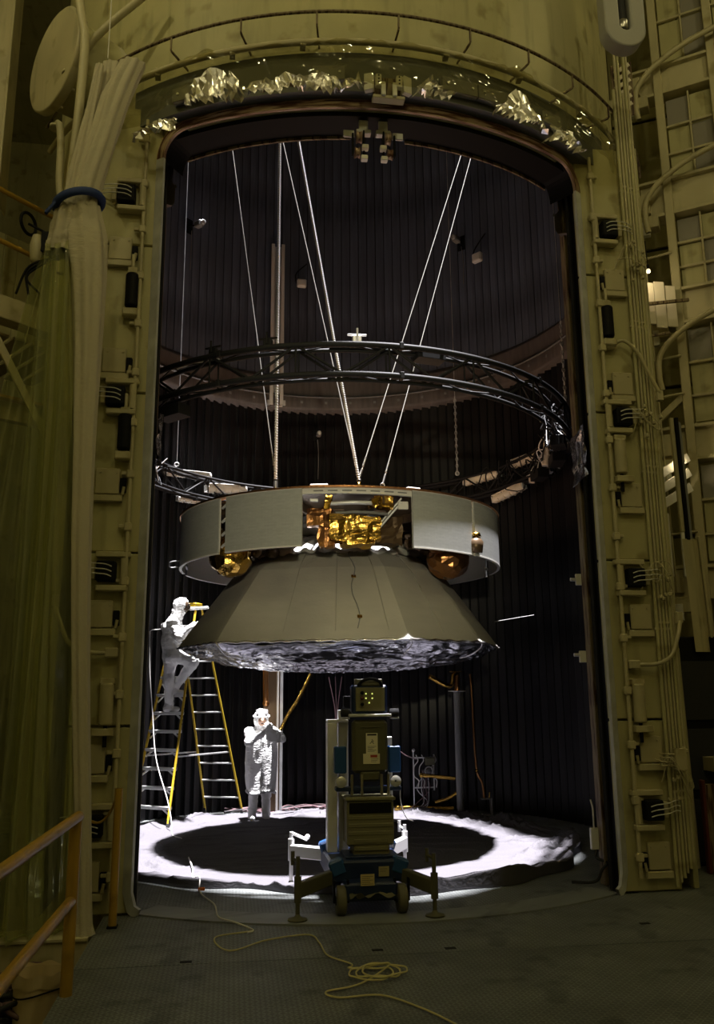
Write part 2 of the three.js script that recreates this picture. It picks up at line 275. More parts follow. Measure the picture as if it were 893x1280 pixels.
{ // chamber shell
  const w = struct(group('wall_chamber', scene), 'cream painted steel shell of the space chamber around the tall door opening');
  mesh('shell', sector(4.09, RO, 0.65, 2 * Math.PI - 0.65, -0.9, 8.16, 120), M.cream, w); mesh('shell', sector(4.09, RO, DA, 2 * Math.PI - DA, 8.16, 16.4, 120), M.cream, w);
  mesh('header', sector(3.88, RO, -DA, DA, DH + 0.02, 16.4, 48), M.cream, w);
  for (const s of [-1, 1]) { // rounded upper corners of the opening
    const r = 0.3, ra = r / RO, pos = []; const q = (a, y, R) => cyl(s * a, R, y);
    for (let i = 0; i < 10; i++) {
      const t0 = i / 10 * Math.PI / 2, t1 = (i + 1) / 10 * Math.PI / 2;
      const A = [DA - ra + ra * Math.sin(t0), DH - r + r * Math.cos(t0) + 0.02], B = [DA - ra + ra * Math.sin(t1), DH - r + r * Math.cos(t1) + 0.02], C = [DA + 0.002, DH + 0.03];
      for (const R of [RO, 3.9]) pos.push(...q(...A, R), ...q(...B, R), ...q(...C, R));
      pos.push(...q(...A, RO), ...q(...B, RO), ...q(...B, 3.9), ...q(...A, RO), ...q(...B, 3.9), ...q(...A, 3.9));
    }
    const g = new THREE.BufferGeometry(); g.setAttribute('position', new THREE.Float32BufferAttribute(pos, 3)); g.computeVertexNormals(); boxUV(g);
    mesh('corner_gusset', g, M.black, w);
    for (let k = 0; k < 5; k++) mesh('jamb_panel', cbox(0.64, 1.68, 0.1, s * 2.755, 0.85 + k * 1.7, 3.43, 0.01), M.cream, w);
    mesh('jamb_return', cbox(0.06, 8.6, 1.1, s * 3.27, 4.3, 2.86), M.cream, w);
    mesh('reveal', cbox(0.06, 8.12, 0.5, s * 2.47, 4.06, 3.2), M.black, w);
    mesh('inner_post', cbox(0.05, 8.0, 0.14, s * 2.43, 4.0, 3.06), M.jambPost, w);
  }
  mesh('reveal', sector(3.86, 4.2, -DA, DA, DH - 0.035, DH + 0.02, 48), M.black, w);
  mesh('drip_lip', sector(3.84, 3.862, -0.6, -0.09, DH - 0.07, DH + 0.02, 30), M.jambPost, w);
  mesh('drip_lip', sector(3.84, 3.862, 0.07, 0.6, DH - 0.07, DH + 0.02, 30), M.jambPost, w);
}
{ // metal sealing strip around the opening
  const pts = [], rc = 0.34, hw = 0.05, R = RO + 0.02;
  const c = (a, y) => pts.push([a, y]);
  const S = DA + 0.004;
  c(-S + 0.03, 0.02); c(-S + 0.012, 0.06); c(-S, 0.2); for (let i = 1; i <= 12; i++) c(-S, mix(0.2, DH + 0.06 - rc, i / 12));
  for (let i = 1; i <= 10; i++) { const t = i / 10 * Math.PI / 2; c(-S + (rc - rc * Math.cos(t)) / R, DH + 0.06 - rc + rc * Math.sin(t)); }
  for (let i = 1; i < 40; i++) c(mix(-S + rc / R, S - rc / R, i / 40), DH + 0.06);
  for (let i = 10; i >= 0; i--) { const t = i / 10 * Math.PI / 2; c(S - (rc - rc * Math.cos(t)) / R, DH + 0.06 - rc + rc * Math.sin(t)); }
  for (let i = 11; i >= 0; i--) c(S, mix(0.2, DH + 0.06 - rc, i / 12)); c(S - 0.012, 0.06); c(S - 0.03, 0.02);
  const ring = []; for (let i = 0; i < pts.length; i++) {
    const p = pts[Math.max(0, i - 1)], q = pts[Math.min(pts.length - 1, i + 1)], dx = (q[0] - p[0]) * R, dy = q[1] - p[1], L = Math.hypot(dx, dy), nx = -dy / L, ny = dx / L;
    ring.push([[-hw, 0], [hw, 0], [hw, 0.035], [-hw, 0.035]].map(([o, d]) => cyl(pts[i][0] + nx * o / R, R + d, pts[i][1] + ny * o)));
  }
  const pos = [], uv = []; let s = 0;
  const add = (a, b) => { const ds = pts[b] ? Math.hypot((pts[b][0] - pts[a][0]) * R, pts[b][1] - pts[a][1]) : 0; for (let k = 0; k < 4; k++) { const l = (k + 1) % 4; for (const [r, j, u] of [[a, k, s], [b, k, s + ds], [b, l, s + ds], [a, k, s], [b, l, s + ds], [a, l, s]]) { pos.push(...ring[r][j]); uv.push(j * 0.1, u); } } s += ds; };
  const build = (i0, i1, m, n, par) => { pos.length = 0; uv.length = 0; for (let i = i0; i < i1; i++) add(i, i + 1); let g = new THREE.BufferGeometry(); g.setAttribute('position', new THREE.Float32BufferAttribute(pos.slice(), 3)); g.setAttribute('uv', new THREE.Float32BufferAttribute(uv.slice(), 2)); g = toCreasedNormals(g, 0.4); g.setAttribute('uv', new THREE.Float32BufferAttribute(uv.slice(), 2)); g.userData.keepUV = true; mesh(n, g, m, par); };
  const t = struct(group('trim_1', scene), 'worn metal sealing strip around the door opening, pinkish bronze along its top');
  build(0, 14, M.dullSteel, 'side_strip', t); build(14, pts.length - 15, M.bronze, 'top_strip', t); build(pts.length - 15, pts.length - 1, M.dullSteel, 'side_strip', t);
}
{ // black ribbed shroud inside
  const lo = struct(group('wall_shroud', scene), 'black vertical ribbed panels lining the lower chamber');
  const up = struct(group('wall_upper', scene), 'dark blue-grey vertical panels lining the upper chamber');
  mesh('backing', sector(4.045, 4.08, 0.63, 2 * Math.PI - 0.63, 0, 15.0, 96), M.wallBack, lo);
  const gl = cbox(0.128, 7.5, 0.028, 0, 3.755, 0, 0.004), gu = cbox(0.166, 6.7, 0.02, 0, 11.6, 0, 0.003);
  boxUV(gl); boxUV(gu); const st = 2.55 * D;
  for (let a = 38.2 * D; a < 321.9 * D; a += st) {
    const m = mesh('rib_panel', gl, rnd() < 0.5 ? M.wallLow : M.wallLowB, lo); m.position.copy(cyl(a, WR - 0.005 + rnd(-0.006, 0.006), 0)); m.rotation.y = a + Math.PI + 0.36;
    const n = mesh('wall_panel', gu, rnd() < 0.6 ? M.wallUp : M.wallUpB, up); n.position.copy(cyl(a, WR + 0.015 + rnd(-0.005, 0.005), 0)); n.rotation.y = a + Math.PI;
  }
  const t = struct(group('trim_2', scene), 'dark grey-brown ledge ring between the lower and the upper chamber lining');
  const prof = [[4.03, 7.48], [3.9, 7.52], [3.87, 7.58], [3.87, 7.78], [3.93, 7.82], [3.91, 8.14], [3.95, 8.2], [4.03, 8.28]];
  mesh('ledge', lathe(prof, 120, 0.64, 2 * Math.PI - 1.28), M.band, t);
  mesh('bead', lathe([[3.84, 7.79], [3.86, 7.82], [3.88, 7.8], [3.86, 7.77], [3.84, 7.79]], 120, 0.64, 2 * Math.PI - 1.28), M.greyPaint, t);
  const gb = cbox(0.05, 0.012, 0.05, 0, 0, 0, 0.004);
  for (let k = 0; k < 40; k++) { const a = (40 + k * 7.2) * D; const b = mesh('bolt_plate', gb, M.greyPaint, t); b.position.copy(cyl(a, 3.862, 7.68)); b.rotation.set(0, a, 0); b.rotateX(Math.PI / 2); }
}
{ // roof of the chamber with an added irregular opening that shapes the beam on the floor, roof and walls of the hall
  const s = new THREE.Shape(); s.absarc(0, 0, 4.1, 0, Math.PI * 2); const h = new THREE.Path(); new THREE.SplineCurve([[2.15, -1.35], [2.5, -0.2], [2.75, 1.0], [2.62, 1.6], [1.98, 2.25], [1.28, 2.78], [0.5, 3.28], [-0.3, 3.2], [-1.2, 2.85], [-1.95, 2.28], [-2.72, 1.48], [-3.2, 0.4], [-3.42, -0.8], [-3.32, -2.1], [-2.95, -2.95], [-2.0, -3.4], [-0.6, -3.4], [0.7, -3.25], [1.65, -2.45], [2.15, -1.35]].map(p => [p[0] + 0.75, p[1] + 0.375]).map(p => new THREE.Vector2(p[0], -p[1]))).getPoints(90).forEach((p, i) => i ? h.lineTo(p.x, p.y) : h.moveTo(p.x, p.y)); s.holes.push(h);
  const g = new THREE.ExtrudeGeometry(s, { depth: 0.15, bevelEnabled: false, curveSegments: 72 }); g.rotateX(-Math.PI / 2); g.translate(0, 15.02, 0);
  struct(mesh('ceiling_chamber', g, M.wallBack), 'black chamber roof with an added opening that shapes the beam');
  const c = new THREE.Shape([[-9.2, -14.4], [9.2, -14.4], [9.2, 8.4], [-9.2, 8.4]].map(p => new THREE.Vector2(...p))); const ch = new THREE.Path(); ch.absarc(0, 0, RO + 0.005, 0, Math.PI * 2, true); c.holes.push(ch);
  const cg = new THREE.ExtrudeGeometry(c, { depth: 0.2, bevelEnabled: false, curveSegments: 60 }); cg.rotateX(-Math.PI / 2); cg.translate(0, 16, 0);
  struct(mesh('ceiling', cg, M.hall), 'hall ceiling around the chamber tube');
  struct(mesh('wall_left', cbox(0.2, 17, 23, -9.1, 7.5, 3), M.hall)); struct(mesh('wall_right', cbox(0.2, 17, 23, 9.1, 7.5, 3), M.hall));
  struct(mesh('wall_back', cbox(18.4, 17, 0.2, 0, 7.5, -8.4), M.hall)); struct(mesh('wall_front', cbox(18.4, 17, 0.2, 0, 7.5, 14.4), M.hall));
}

// ───────────── the spacecraft ─────────────
{
  const S = thing('spacecraft', 'large conical grey aeroshell under a drum ring of solar panels, hung on cables', 'spacecraft', [0, 0, 0]);
  // blanket-covered cone: irregular polygon below, round at the top
  const corners = [-170, -126, -86, -50.5, 14, 45, 84, 125, 190].map(a => a * D), RC = 2.27;
  const polyR = a => { for (let i = 0; i < corners.length - 1; i++) { const p = corners[i], q = corners[i + 1]; let x = a; if (x < corners[0]) x += 2 * Math.PI; if (x >= p && x <= q) { const m = (p + q) / 2; return Math.max(RC * Math.cos((q - p) / 2) / Math.cos(x - m), RC * 0.86); } } return RC; };
  const prof = [[2.612, 1, 0], [2.64, 1, 0], [3.0, 0.886, 0.08], [3.34, 0.775, 0.2], [3.6, 0.69, 0.35], [3.82, 0.57, 0.6], [3.97, 0.45, 0.85], [4.08, 0.36, 1], [4.12, 0.34, 1]];
  const at = t => { const k = Math.min(prof.length - 2, Math.floor(t * (prof.length - 1))), f = t * (prof.length - 1) - k; return prof[k].map((v, i) => mix(v, prof[k + 1][i], f)); };
  let g = sheet(180, 48, (u, v) => { const a = -Math.PI + u * 2 * Math.PI, [y, k, c] = at(v); const tuck = v > 0.62 ? 0.012 * Math.sin(a * 34 + 3 * vnoise(a * 5, v * 4)) * clamp((v - 0.62) * 6) : 0; const r = mix(polyR(a), RC * 0.985, c) * k + tuck + 0.01 * (vnoise(a * 6, y * 6) - 0.5); return cyl(a, r, y); });
  { const e = g.toNonIndexed(); g = toCreasedNormals(e, 0.2); }
  const bs = mesh('backshell', g, M.shell, S); bs.userData.label = 'grey-olive blanket cone';
  mesh('blanket_collar', sheet(160, 8, (u, v) => { const a = u * 2 * Math.PI, w = 0.016 * Math.sin(a * 40 + 4 * vnoise(a * 7, v * 2)) + 0.02 * ridge(a * 9, v * 3); return cyl(a, mix(1.36, 0.8, v) + w * 0.6, mix(3.765, 4.1, Math.pow(v, 0.8)) + w + 0.03); }), M.shellCap, bs);
  for (const a of [-9, -29, 9, 30]) { const p = []; for (let i = 0; i <= 10; i++) { const v = mix(0.16, 0.74, i / 10), [y, k, c] = at(v), r = mix(polyR(a * D), RC * 0.985, c) * k + 0.006; p.push(cyl(a * D, r, y)); } mesh('seam', tube(p, 0.006, 5, 24), M.shell, bs); }
  { const p = []; for (let i = 0; i <= 12; i++) { const v = mix(0.17, 0.8, i / 12), [y, k, c] = at(v), a = (-1 + 1.2 * Math.sin(i * 1.3)) * D; p.push(cyl(a, mix(polyR(a), RC * 0.985, c) * k + 0.012, y)); } mesh('sensor_wire', tube(p, 0.007, 5, 48), M.greyPaint, bs); for (const i of [1, 5, 9, 12]) { const q = p[i]; const t = mesh('tape_pad', cbox(0.06, 0.045, 0.012, 0, 0, 0, 0.004), M.gold, bs); t.position.copy(q); t.rotation.set(-0.6, 0, 0); } }
  // silver film under the rim
  const bowl = [[2.26, 2.62], [2.2, 2.58], [2.0, 2.5], [1.6, 2.42], [1.0, 2.355], [0.4, 2.325], [0, 2.32]];
  const fg = sheet(420, 80, (u, v) => { const a = -Math.PI + u * 2 * Math.PI, t = v * 6, k = Math.min(5, Math.floor(t)), f = t - k; let r = mix(bowl[k][0], bowl[k + 1][0], f), y = mix(bowl[k][1], bowl[k + 1][1], f); r *= mix(polyR(a) / 2.27, 1, clamp((2.27 - r) / 0.9)); const x = r * Math.sin(a), z = r * Math.cos(a), e = clamp((2.24 - r) * 8) * clamp(r * 3); y += e * (-0.03 * ridge(x * 2.6 + 5, z * 6.2, 1) - 0.03 * Math.pow(ridge(a * 5 + r * 2, r * 9, 4), 2) - 0.02 * ridge(a * 11 + r * 7, r * 14, 2) + 0.035); return V(x, y, z); }, 8, 3);
  const hs = mesh('heat_shield_cover', fg, M.foilCover, S); hs.userData.label = 'crinkled silver film';
  { const p = []; for (let i = 0; i <= 180; i++) { const a = -Math.PI + i / 180 * 2 * Math.PI; p.push(cyl(a, polyR(a) + 0.012, 2.622 + 0.008 * Math.sin(i * 2.1))); } mesh('rim_tape', tube(p, 0.016, 5, 240, false), M.foil, S); }
  for (const a of [14, -50, 45]) mesh('tape_tail', tube([cyl(a * D, 2.28, 2.64), cyl(a * D + 0.02, 2.24, 2.56), cyl(a * D + 0.01, 2.1, 2.47), cyl(a * D + 0.05, 1.9, 2.44)], 0.01, 5, 16), M.foil, hs);
  // cruise stage: deck with front slots added to drop lit patches on the collar, ring, panels
  const R = 2.29, yT = 4.44, yB = 3.73;
  const ds = new THREE.Shape(); ds.absarc(0, 0, 2.2, 0, Math.PI * 2);
  for (const [a0, a1, r0, r1] of [[-34, -19, 1.18, 1.3], [-13, -5, 1.2, 1.3], [12, 25, 1.18, 1.3], [120, 150, 0.9, 1.1], [200, 240, 0.9, 1.1]]) { const h = new THREE.Path(); const n = 8, q = (r, a) => [r * Math.sin(a * D), -r * Math.cos(a * D)]; for (let i = 0; i <= n; i++) { const p = q(r1, mix(a0, a1, i / n)); i ? h.lineTo(...p) : h.moveTo(...p); } for (let i = n; i >= 0; i--) h.lineTo(...q(r0, mix(a0, a1, i / n))); ds.holes.push(h); }
  const dg = new THREE.ExtrudeGeometry(ds, { depth: 0.03, bevelEnabled: false, curveSegments: 64 }); dg.rotateX(-Math.PI / 2); dg.translate(0, 4.39, 0);
  const cs = group('cruise_stage', S); cs.userData.label = 'drum shaped cruise stage with solar panels and gold wrapped equipment';
  mesh('deck', dg, M.brown, cs);
  mesh('top_flange', sector(2.2, 2.315, 0, 2 * Math.PI, 4.44, 4.462, 128), M.copper, cs);
  mesh('top_channel', sector(2.22, 2.27, -0.33, 0.3, 4.37, 4.44, 24), M.panelBack, cs);
  for (let i = 0; i < 7; i++) { const a = mix(-0.24, 0.22, i / 6); const s = mesh('slot_cover', cbox(0.12, 0.014, 0.01, 0, 0, 0, 0.003), M.greyPaint, cs); s.position.copy(cyl(a, 2.272, 4.405)); s.rotation.y = a; }
  for (const [a0, a1] of [[-46, -18.7], [-99, -49.2], [15.8, 41], [42.6, 92], [-150, -103], [96, 146], [150, 206]]) {
    const pn = mesh('solar_panel', sector(R - 0.012, R + 0.006, a0 * D, a1 * D, yB, yT, 24), M.solar, cs);
    pn.material = M.solar;
    mesh('panel_back', sector(R - 0.03, R - 0.012, a0 * D, a1 * D, yB + 0.005, yT - 0.005, 24), M.panelBack, cs);
    for (const y of [yB, yT]) mesh('panel_edge', sector(R - 0.03, R + 0.01, a0 * D, a1 * D, y - 0.008, y + 0.008, 24), M.panelBack, cs);
  }
  for (const a of [-47.6, 41.8, -101, 94]) { const c = cyl(a * D, R - 0.03, 0); mesh('hinge_bracket', [0.1, 0.25, 0.42, 0.6].map(d => { const b = cbox(0.09, 0.03, 0.03, 0, 0, 0); b.rotateZ(0.5); b.rotateY(a * D); return move(b, c.x, yB + d, c.z); }), M.alu, cs); }
  // central adapter, ribs, tanks and wrapped boxes
  mesh('adapter', lathe([[0.78, 4.1], [0.8, 4.12], [0.86, 4.3], [0.95, 4.39], [1.0, 4.39]], 64), M.dullSteel, cs);
  for (let k = 0; k < 12; k++) { const a = (k * 30 + 7) * D; mesh('radial_rib', beam4(cyl(a, 0.95, 4.33), cyl(a, 2.2, 4.33), 0.03, 0.12), M.brown, cs); }
  const lump = (c, r, s, n = 14) => { let g = new THREE.IcosahedronGeometry(1, 3); const p = g.attributes.position; for (let i = 0; i < p.count; i++) { const v = V().fromBufferAttribute(p, i); const k = 0.9 + 0.2 * ridge(v.x * 3 + s, v.y * 3, v.z * 3) ; p.setXYZ(i, c[0] + v.x * r[0] * k, c[1] + v.y * r[1] * k, c[2] + v.z * r[2] * k); } g.computeVertexNormals(); return g; };
  const crump = (w, h, d, s) => { const g = new THREE.BoxGeometry(w, h, d, 7, 7, 4).toNonIndexed(); const p = g.attributes.position; for (let i = 0; i < p.count; i++) { const x = p.getX(i), y = p.getY(i), z = p.getZ(i); const k = j => (vnoise(x * 14 + s, y * 14 + j * 9, z * 14) - 0.5) * 0.05; p.setXYZ(i, x + k(1), y + k(2), z + k(3)); } g.computeVertexNormals(); return g; };
  const put = (n, g, m, a, r, y, ry = 0) => { const o = mesh(n, g, m, cs); o.position.copy(cyl(a * D, r, y)); o.rotation.y = a * D + ry; return o; };
  put('wrapped_box', crump(0.62, 0.3, 0.3, 1), M.gold, -2, 1.98, 3.98); put('wrapped_box', crump(0.3, 0.22, 0.2, 7), M.copper, -14.5, 2.0, 4.12); put('wrapped_box', crump(0.28, 0.14, 0.16, 11), M.gold, 7, 2.12, 4.3);
  put('wrapped_box', crump(0.4, 0.12, 0.3, 21), M.gold, -1, 2.0, 3.83); put('wrapped_box', crump(0.2, 0.3, 0.2, 31), M.copper, -12, 1.9, 3.92); put('wrapped_box', crump(0.42, 0.34, 0.3, 41), M.brown, 11, 1.75, 4.0);
  mesh('feed_tube', tube([cyl(-0.19, 2.14, 4.27), cyl(-0.05, 2.16, 4.28), cyl(0.1, 2.16, 4.28)], 0.028, 8, 16), M.alu, cs); mesh('feed_tube', tube([cyl(-0.15, 2.1, 4.16), cyl(0, 2.12, 4.17), cyl(0.16, 2.1, 4.16)], 0.02, 8, 16), M.greyPaint, cs);
  for (const d of [0, 0.05]) mesh('strut', bar(cyl(0.235, 2.17, 4.36 - d), cyl(0.1, 2.0, 4.0 - d), 0.014), M.alu, cs);
  mesh('mount_plate', cbox(0.1, 0.04, 0.06, ...cyl(-0.27, 2.2, 4.3)), M.alu, cs); put('mount_block', crump(0.08, 0.16, 0.08, 51), M.gold, -11, 2.15, 4.29); mesh('mount_plate', cbox(0.13, 0.1, 0.04, ...cyl(0.245, 2.16, 4.27)), M.panelBack, cs);
  const tk = (a, r, y, s, m) => { const t = mesh('propellant_tank', lump([0, 0, 0], [0.27, 0.25, 0.27], s), m, cs); t.position.copy(cyl(a * D, r, y)); mesh('tank_cap', lathe([[0.07, 0], [0.07, 0.04], [0, 0.05]], 16), M.steel, t).position.set(0, -0.26, 0); return t; };
  tk(-52, 2.0, 3.73, 3, M.gold); tk(43, 1.86, 3.72, 13, M.copper); tk(-150, 1.9, 3.75, 5, M.gold); tk(140, 1.9, 3.75, 9, M.copper);
  for (let k = 0; k < 40; k++) { const a = (k < 20 ? -60 + k * 1.25 : 31 + (k - 20) * 1.35); put('thermal_wrap', lump([0, 0, 0], [rnd(0.06, 0.15), rnd(0.05, 0.1), rnd(0.06, 0.12)], k * 3), rnd() < 0.6 ? M.copper : M.brown, a, rnd(1.4, 2.05), rnd(3.8, 4.08)); }
  const st = put('star_tracker', lathe([[0, 0], [0.085, 0], [0.095, 0.08], [0.1, 0.14], [0.06, 0.2], [0, 0.21]], 20), M.brown, 42.6, 2.3, 3.76); mesh('shade_cap', move(lathe([[0, 0], [0.075, 0], [0.06, 0.05], [0, 0.06]], 16), 0, 0.21, 0), M.gold, st);
  put('lift_fitting', [lathe([[0, 0], [0.07, 0], [0.05, 0.04], [0.025, 0.1], [0.02, 0.14], [0, 0.14]], 14)], M.gold, 0, 1.92, 4.462); put('lift_fitting', [lathe([[0, 0], [0.03, 0], [0.03, 0.2], [0, 0.2]], 10)], M.steel, -32.8, 1.9, 4.462); put('lift_fitting', [lathe([[0, 0], [0.03, 0], [0.02, 0.1], [0, 0.1]], 10)], M.steel, 9.3, 1.9, 4.462);
  for (const [a, w] of [[18.5, 0.18], [-14, 0.22]]) put('top_box', cbox(w, 0.06, 0.12, 0, 0.03, 0), M.panelBack, a, 2.1, 4.46);
  mesh('probe_rod', bar(cyl(1.35, 2.2, 2.98), cyl(1.33, 2.75, 3.06), 0.006), M.greyPaint, S);
  mesh('side_loop', tube([cyl(-1.45, 2.3, 3.82), cyl(-1.47, 2.42, 3.8), cyl(-1.5, 2.42, 3.74), cyl(-1.5, 2.3, 3.75)], 0.01, 6, 20), M.greyPaint, S);
}
// hoist cables
{
  const P1 = V(-1.03, 4.69, 1.6), P2 = V(0, 4.63, 1.92), P3 = V(0.31, 4.58, 1.875);
  const C = [[P1, [-2.34, 14.9, 0.24], 0.007, 'thin grey hoist cable slanting left from the tall lift pin'], [P1, [-1.03, 14.9, 1.6], 0.02, 'bright thick hoist cable rising straight from the tall lift pin'], [P2, [-1.56, 14.9, 1.11], 0.018, 'bright thick hoist cable slanting left from the gold fitting'], [P2, [-1.72, 14.9, -0.37], 0.007, 'thin grey hoist cable slanting left from the gold fitting'], [P2, [3.36, 14.9, 0.09], 0.0075, 'hoist cable slanting right from the gold fitting'], [P3, [3.48, 14.9, -0.84], 0.0065, 'hoist cable slanting right from the small pin beside the gold fitting']];
  C.forEach(([a, b, r, l]) => {
    const c = thing('hoist_cable', l, 'cable', [a.x, a.y, a.z], 0, 'hoist cables of the spacecraft'); const d = V(...b).sub(a);
    { const n = Math.round(d.length() / (r * 0.45)), g = new THREE.CylinderGeometry(r, r, d.length(), 6, n, true), p = g.attributes.position; for (let i = 0; i < p.count; i++) { const k = 1 + (r > 0.015 ? 0.32 : 0.16) * Math.sin((p.getY(i) / r) * Math.PI / 0.9 + Math.atan2(p.getX(i), p.getZ(i))); p.setX(i, p.getX(i) * k); p.setZ(i, p.getZ(i) * k); } g.computeVertexNormals(); mesh('wire_rope', orient(g, V(0, 0, 0), d), r > 0.012 ? M.rope : M.greyHousing, c); } const u = d.clone().normalize();
    mesh('turnbuckle', [bar(u.clone().multiplyScalar(0.02), u.clone().multiplyScalar(0.16), 0.016, 8), bar(u.clone().multiplyScalar(0.2), u.clone().multiplyScalar(0.34), 0.014, 8)], M.steel, c);
    mesh('shackle', new THREE.TorusGeometry(0.025, 0.008, 6, 14), M.steel, c);
  });
}
// lighting truss ring
{
  const T = thing('truss_ring', 'black circular lighting truss hung around the cables above the spacecraft', 'truss', [0, 0, 0]); T.position.set(0, -0.06, 0); T.rotation.x = -0.018;
  const RR = [3.4, 3.22], YY = [5.86, 5.5], N = 40;
  for (const r of RR) for (const y of YY) mesh('chord', move(new THREE.TorusGeometry(r, r > 3.3 ? 0.036 : 0.026, 8, 120).rotateX(Math.PI / 2), 0, y, 0), M.trussBlack, T);
  for (let k = 0; k < N; k++) {
    const a = (k + 0.3) / N * 2 * Math.PI, b = (k + 1.3) / N * 2 * Math.PI, f = k & 1;
    for (const r of RR) { mesh('brace', bar(cyl(a, r, YY[f]), cyl(b, r, YY[1 - f]), 0.017, 6), M.trussBlack, T); if (k % 2 === 0) mesh('brace', bar(cyl(a, r, YY[0]), cyl(a, r, YY[1]), 0.012, 6), M.trussBlack, T); }
    for (const y of YY) mesh('brace', bar(cyl(f ? a : b, RR[0], y), cyl(f ? b : a, RR[1], y), 0.01, 6), M.trussBlack, T);
  }
  for (let k = 0; k < 10; k++) { const a = (k * 36 + 5) * D; for (const y of YY) { const c = mesh('coupler', cbox(0.05, 0.08, 0.09, 0, 0, 0), M.trussBlack, T); c.position.copy(cyl(a, RR[0], y)); c.rotation.y = a; } }
  for (const [a, w, y, r] of [[-44, 0.4, 5.32, 3.3], [12, 0.35, 5.86, 3.24], [62, 0.3, 5.4, 3.25], [78, 0.4, 5.42, 3.25], [92, 0.3, 5.4, 3.2]]) { const b = mesh('junction_box', cbox(w, 0.14, 0.2, 0, 0, 0), M.trussBlack, T); b.position.copy(cyl(a * D, r, y)); b.rotation.y = a * D; }
  for (const [a0, a1] of [[-9, 4], [-44, -33], [2, 14]]) mesh('cable_tray', sector(3.2, 3.28, a0 * D, a1 * D, 5.88, 5.9, 12), M.alu, T);
  for (const a of [-3.5, -21, -33]) { const c = mesh('pipe_clamp', [cbox(0.1, 0.09, 0.06, 0, 0.02, 0), cbox(0.22, 0.02, 0.03, 0, 0.08, 0), bar([0, 0, 0.05], [0, 0.14, 0.05], 0.012)], a === -3.5 ? M.alu : M.trussBlack, T); c.position.copy(cyl(a * D, 3.36, 5.91)); c.rotation.y = a * D; }
  for (let k = 0; k < 34; k++) { const a0 = rnd(46, 112) * D, p = []; for (let i = 0; i < 6; i++) p.push(cyl(a0 + i * 0.05, rnd(3.05, 3.45), rnd(5.38, 5.95))); mesh('loose_wire', tube(p, rnd(0.006, 0.018), 5, 30), k % 5 ? M.trussBlack : M.alu, T); }
  for (let k = 0; k < 6; k++) { const a0 = rnd(-125, -95) * D, p = []; for (let i = 0; i < 5; i++) p.push(cyl(a0 + i * 0.06, rnd(3.05, 3.45), rnd(5.4, 5.95))); mesh('loose_wire', tube(p, 0.008, 5, 26), k % 2 ? M.trussBlack : M.alu, T); }
  // bar-shaped lamp housings fixed along the ring
  const bars = [[[-2.73, 5.75, -2.27], [-2.0, 5.86, -2.93], 0.065, M.whitePaint, 'bright white round bar lamp on the truss ring above the ladder'],
    [[-2.05, 5.63, -2.87], [-1.35, 5.69, -3.2], 0.085, M.whitePaint, 'wide white bar lamp on the truss ring behind the drum edge'],
    [[-2.54, 5.4, -2.75], [-2.03, 5.42, -3.1], 0.06, M.whitePaint, 'low white bar lamp under the bright round one'],
    [[2.56, 5.71, -2.23], [3.0, 5.73, -1.6], 0.08, M.tanPaint, 'silver bar lamp beside the hanging chain of the truss ring'],
    [[3.15, 5.8, -1.28], [3.36, 5.78, -0.57], 0.075, M.tanPaint, 'silver bar lamp next along the truss from the chain'],
    [[2.93, 5.28, -1.73], [3.24, 5.38, -1.06], 0.075, M.tanPaint, 'tan bar lamp low on the truss ring under the silver ones'],
    [[3.3, 5.42, -0.84], [3.4, 5.47, -0.2], 0.07, M.tanPaint, 'short tan bar lamp low on the truss ring'],
    [[3.1, 5.36, 0.3], [3.12, 5.74, 0.42], 0.06, M.tanPaint, 'upright bar lamp on the truss ring above the foil flap']];
  bars.forEach(([a, b, r, m, l]) => { const A = V(...a), d = V(...b).sub(A); const t = thing('bar_lamp', l, 'lamp', a, 0, 'bar lamps on the truss ring'); const L = d.length();
    const q = new THREE.Quaternion().setFromUnitVectors(V(1, 0, 0), d.clone().normalize()); const inner = []; const G = g => { g.applyQuaternion(q); return g; };
    mesh('housing', G(lathe([[0, 0], [r * 0.9, 0], [r, 0.02], [r, L - 0.02], [r * 0.9, L], [0, L]], 10).rotateZ(-Math.PI / 2)), m, t);
    for (const x of [-0.012, L]) mesh('end_cap', G(cbox(0.02, r * 1.5, r * 1.5, x, 0, 0)), M.alu, t);
    mesh('reflector', G(cbox(L * 0.94, 0.012, r * 2.3, L / 2, r * 0.8, 0)), m, t);
    for (const x of [0.2, 0.8]) mesh('bracket', G(bar([L * x, 0, 0], [L * x, -r - 0.09, 0], 0.012, 6)), M.trussBlack, t);
    for (let i = 1; i < 5; i++) mesh('band', G(cbox(0.02, r * 1.95, r * 1.95, L * i / 5, 0, 0)), m, t);
  });
  const chains = [[[3.35, 5.9, 0.62], 7.6, 'hanging chain at the end of the ledge holding the truss ring'], [[2.45, 5.9, -2.35], 7.4, 'hanging chain behind the silver bar lamp'], [[-2.55, 5.9, -2.3], 7.5, 'thin hanger wire above the bright white bar lamp']];
  chains.forEach(([p, y, l], k) => { const c = thing('hanger_chain', l, 'chain', p, 0); const L = y - p[1]; mesh('wire', bar([0, 0, 0], [0, L + 7.3, 0], 0.006), M.dullSteel, c); if (k < 2) for (let i = 0; i < 24; i++) { const m = mesh('link', new THREE.TorusGeometry(0.022, 0.007, 5, 10), M.dullSteel, c); m.position.y = i * L / 24 + 0.02; m.scale.y = 1.5; m.rotation.y = i * 1.57; } mesh('hook', new THREE.TorusGeometry(0.035, 0.01, 6, 12), M.alu, c).position.y = -0.0; });
}

